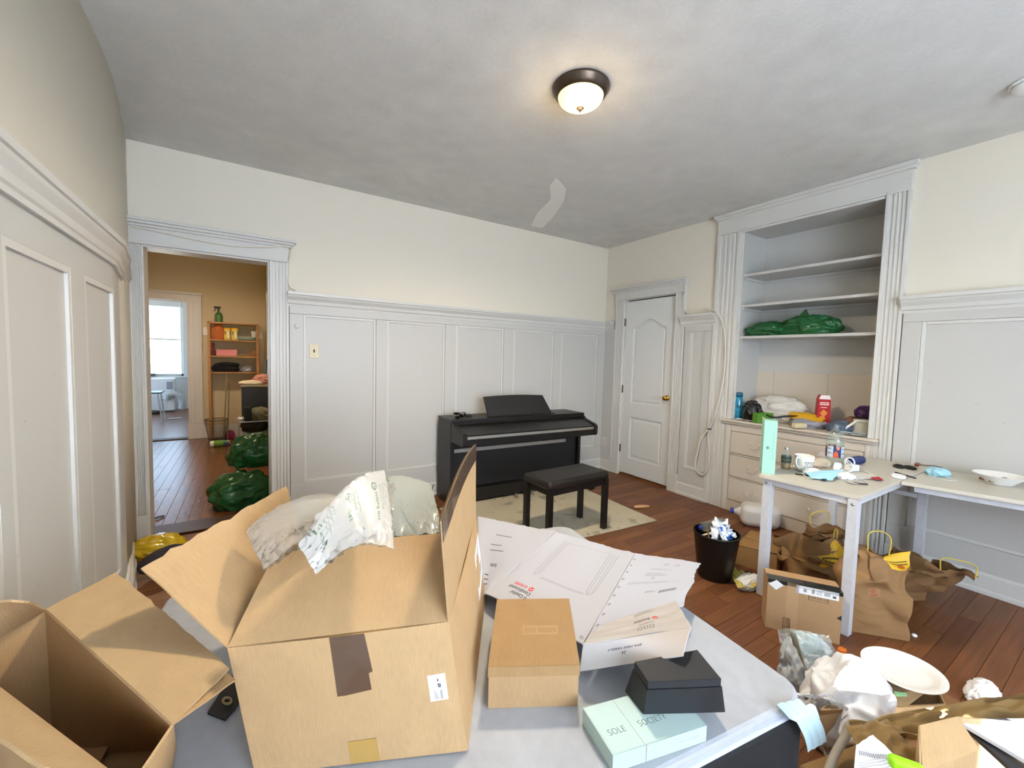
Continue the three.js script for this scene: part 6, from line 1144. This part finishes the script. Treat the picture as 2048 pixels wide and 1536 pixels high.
function shoe(x, y, z, turn, label) {
  const t = thing('sneaker', label, 'shoe', [x, y, z], turn, undefined);
  const side = (v) => 0.04 * (1 - 0.25 * Math.cos(v * 6.28)) * (v < 0.08 || v > 0.92 ? 0.7 : 1);
  const ell = (h0, h1, k) => sheet((u, v) => { const a = u * Math.PI * 2, L = 0.14, c = Math.cos(a), s = Math.sin(a), y2 = lerp(h0, h1, v); return new THREE.Vector3(c * L * (1 - k * v * 0.2), y2 + (v > 0.5 ? 0.035 * Math.max(0, -c) * (v - 0.5) * 2 : 0), s * (0.045 + 0.006 * c) * (1 - k * v * 0.55)); }, 28, 8, 0.006);
  obj('sole', [ell(0.003, 0.03, 0), bx(0.25, 0.02, 0.08, 0, 0.014, 0, 0.009)], mat(0xd9d6cc, { roughness: 0.7 }), t);
  obj('upper', ell(0.03, 0.085, 1), mat(0xa9abb0, { roughness: 0.8 }), t);
  obj('tongue', put(bx(0.08, 0.012, 0.045, 0, 0, 0, 0.005), 0.02, 0.085, 0, 0, 0, -0.4), mat(0x33353b), t);
  obj('laces', [0, 1, 2, 3].map((i) => rod([-0.005 + i * 0.02, 0.098 - i * 0.009, -0.024], [0.003 + i * 0.02, 0.097 - i * 0.009, 0.024], 0.003, 6)), mat(0x1f2024), t);
  return t;
}
shoe(-3.87, 0.101, -2.28, Math.PI + 0.1, 'grey and white sneaker at the front of the low shelf of the wire cart');
shoe(-3.85, 0.101, -2.43, Math.PI - 0.15, 'grey and white sneaker behind the other on the wire cart');
{
  const t = thing('mini_fridge', 'dark grey mini fridge in the hall behind the wire cart', 'fridge');
  obj('body', b2(-4.0, -3.68, 0, 0.93, -3.15, -2.72, 0.008), mat(0x1c1f22, { roughness: 0.5 }), t);
  obj('door', b2(-3.995, -3.685, 0.03, 0.925, -2.72, -2.69, 0.01), mat(0x22262a, { roughness: 0.45 }), t);
  obj('top_trim', b2(-4.01, -3.68, 0.93, 0.955, -3.16, -2.69, 0.008), mat(0x8d8778, { roughness: 0.5 }), t);
  base(t, [-3.84, 0, -2.92]);
}
one('paper_bag_flat', blob(0.15, 0.04, 0.1, 61, { amp: 0.2, detail: 10 }).translate(-3.88, 0.956, -2.85), mat(0xd4cbb8, { roughness: 0.9 }), 'cream cloth on top of the mini fridge', 'cloth');
one('towel', blob(0.12, 0.09, 0.1, 62, { amp: 0.3, detail: 12 }).translate(-3.75, 0.956, -2.9), mat(0xb8837a, { roughness: 0.9 }), 'dusty pink towel on top of the mini fridge', 'towel');
one('umbrella', rod([-3.72, 0.99, -3.05], [-3.69, 1.3, -3.12], 0.014), mat(0x35506a, { roughness: 0.6 }), 'blue grey rod standing behind the pink towel in the hall', 'rod');
one('garbage_bag', blob(0.26, 0.2, 0.18, 73, { amp: 0.3, freq: 1.9, detail: 20 }).translate(-3.98, 0, -0.55), M.green, 'lower of the two full green garbage bags right inside the hall', 'bag');
one('garbage_bag', blob(0.24, 0.2, 0.17, 79, { amp: 0.3, freq: 1.9, detail: 20 }).translate(-3.86, 0.3, -0.8), M.green, 'upper of the two full green garbage bags right inside the hall', 'bag');
one('dark_scrap', sheet((u, v) => { const p = quad([-4.63,0.006,-0.461], [-4.538,0.006,-0.535], [-4.538,0.006,-0.484], [-4.617,0.006,-0.418])(u, v); p.y += 0.006 * Math.sin(Math.PI * u); return p; }, 10, 4, 0.003), mat(0x3a2018), 'thin dark wood splinter on the hall floor by the threshold', 'splinter');
{
  const t = thing('ceiling_light', 'small warm glass ceiling lamp in the hall above the doorway view', 'lamp', [-4.5, 2.95, -2.3]);
  obj('base_plate', lathe([[0, 0], [0.1, 0], [0.1, -0.03], [0, -0.03]].reverse(), 36), M.bronze, t);
  obj('glass_globe', lathe(Array.from({ length: 12 }, (_, i) => { const a = i / 11 * Math.PI / 2; return [0.09 * Math.cos(a), -0.03 - 0.08 * Math.sin(a)]; }), 36), mat(0xf5e6c4, { emissive: 0xffd890, emissiveIntensity: 1.2 }), t).castShadow = false;
  const l = new THREE.SpotLight(0xffe2bd, 9, 0, 1.5, 0.4); l.position.set(-4.5, 2.82, -2.3); l.target.position.set(-4.5, 0, -2.3); l.castShadow = true; l.shadow.radius = 4; scene.add(l, l.target);
}
// far room
{
  const t = thing('air_conditioner', 'white portable air conditioner under the far window', 'air conditioner', [-5.55, 0, -8.35]);
  obj('body', bx(0.46, 0.74, 0.34, 0, 0.39, 0, 0.03), mat(0xdedfe0, { roughness: 0.4 }), t);
  obj('vent', [bx(0.11, 0.17, 0.012, 0.14, 0.6, 0.17, 0.003), ...Array.from({ length: 7 }, (_, i) => bx(0.1, 0.008, 0.014, 0.14, 0.535 + i * 0.022, 0.175, 0.002))], mat(0x9aa2ab, { roughness: 0.5 }), t);
  obj('front_panel', bx(0.3, 0.3, 0.01, -0.06, 0.22, 0.17, 0.004), mat(0xd2d4d6), t);
  obj('label', bx(0.09, 0.012, 0.004, -0.02, 0.27, 0.177, 0.001), mat(0xb08a5a), t);
  for (const x of [-0.18, 0.18]) obj('caster', rod([x, 0.02, -0.1], [x, 0.02, 0.1], 0.018), M.blackMatte, t);
  const pts = [[0.1, 0.3, 0.19], [0.13, 0.4, 0.26], [0.22, 0.42, 0.28], [0.32, 0.36, 0.26], [0.37, 0.2, 0.24], [0.36, 0.07, 0.22]], c = new THREE.CatmullRomCurve3(pts.map(V));
  obj('exhaust_hose', [norm(new THREE.TubeGeometry(c, 60, 0.062, 16)), ...Array.from({ length: 26 }, (_, i) => { const p = c.getPoint((i + 0.5) / 26), d = c.getTangent((i + 0.5) / 26), g = new THREE.TorusGeometry(0.063, 0.007, 6, 20); g.applyQuaternion(new THREE.Quaternion().setFromUnitVectors(new THREE.Vector3(0, 0, 1), d)); return norm(g.translate(p.x, p.y, p.z)); })], mat(0xc9cdd0, { roughness: 0.5 }), t);
}
{
  const t = thing('side_table', 'small blue grey table with thin metal legs in the far room', 'table');
  const z = -6.6, x0 = -5.95, x1 = -5.33;
  obj('tabletop', b2(x0, x1, 0.56, 0.59, z - 0.22, z + 0.22, 0.006), mat(0x5d7078, { roughness: 0.3 }), t);
  for (const x of [x0 + 0.05, x1 - 0.05]) for (const s of [-0.18, 0.18]) obj('leg', rod([x + (x > -5.4 ? 0.06 : -0.03), 0, z + s], [x, 0.56, z + s], 0.012), M.silver, t);
  base(t, [-5.64, 0, z]);
}
{
  const t = thing('chair', 'lavender cantilever chair with chrome frame in the far room', 'chair', [-5.9, 0, -7.3], 0.3);
  obj('seat', bx(0.42, 0.045, 0.42, 0, 0.43, 0, 0.02), mat(0x3b2f3c, { roughness: 0.7 }), t);
  obj('backrest', put(bx(0.42, 0.42, 0.04, 0, 0.7, -0.22, 0.018), 0, 0, 0), mat(0xb9addb, { roughness: 0.6 }), t);
  for (const s of [-0.2, 0.2]) obj('frame', tube([[s, 0.8, -0.22], [s, 0.45, -0.22], [s, 0.41, -0.16], [s, 0.41, 0.2], [s, 0.35, 0.25], [s, 0.06, 0.25], [s, 0.015, 0.2], [s, 0.015, -0.2]], 0.012, false, 60), M.chrome, t);
  obj('floor_bar', rod([-0.2, 0.015, -0.2], [0.2, 0.015, -0.2], 0.012), M.chrome, t);
}
one('far_litter', blob(0.12, 0.05, 0.1, 66, { amp: 0.4, detail: 8 }).translate(-5.65, 0, -7.9), mat(0x3d302c), 'dark litter on the floor before the air conditioner', 'litter');
one('paper_sheet', board([-5.3, 0.004, -7.0], [-5.1, 0.004, -7.05], [-5.08, 0.004, -6.95], [-5.28, 0.004, -6.9], 0.002), M.paper, 'white paper sheet on the floor of the far room', 'paper');
one('flower_pot', b2(-5.95, -5.72, 0.79, 0.85, -8.7, -8.6, 0.006), mat(0x5a4b42), 'low dark box on the far window sill', 'box');
one('roller_blind', b2(-6.33, -5.22, 2.42, 2.56, FZ - 0.06, FZ - 0.02, 0.01), mat(0xd9d9d6, { roughness: 0.7 }), 'white blind rolled up at the top of the far window', 'blind');
// outside
{
  const t = thing('house', 'pale neighbouring house with two dark windows seen through the far window', 'house', [-9.0, -6, -24]);
  obj('wall', b2(-9, 9, 0, 8.1, -6, 0, 0.01), mat(0xb9b6ae, { roughness: 0.9 }), t);
  for (const x of [-1.1, 0.75]) { const w = obj('window_frame', b2(x - 0.5, x + 0.5, 5.9, 7.6, -0.02, 0.08), mat(0xf2f2f2), t); obj('pane', [b2(x - 0.42, x + 0.42, 6.0, 6.7, 0.06, 0.1, 0), b2(x - 0.42, x + 0.42, 6.78, 7.5, 0.06, 0.1, 0)], mat(0x3f5f74, { roughness: 0.1 }), w); }
}
{
  const t = thing('tree', 'bare tree branches outside the far window', 'tree', [-7.6, -6, -16]);
  const br = (a, b, r) => tube([a, [lerp(a[0], b[0], 0.5) + rr(-0.1, 0.1), lerp(a[1], b[1], 0.55), lerp(a[2], b[2], 0.5)], b], r);
  obj('trunk', br([0, 0, 0], [0.5, 7.2, 0], 0.09), mat(0x4a4038), t);
  obj('branches', Array.from({ length: 16 }, (_, i) => { const y = 4.5 + rnd() * 3, a = rr(0, 6.28); return br([0.3, y, 0], [0.3 + Math.cos(a) * 1.2, y + rr(0.1, 0.9), Math.sin(a) * 0.8], 0.018); }), mat(0x4a4038), t);
}

renderer.render(scene, camera);
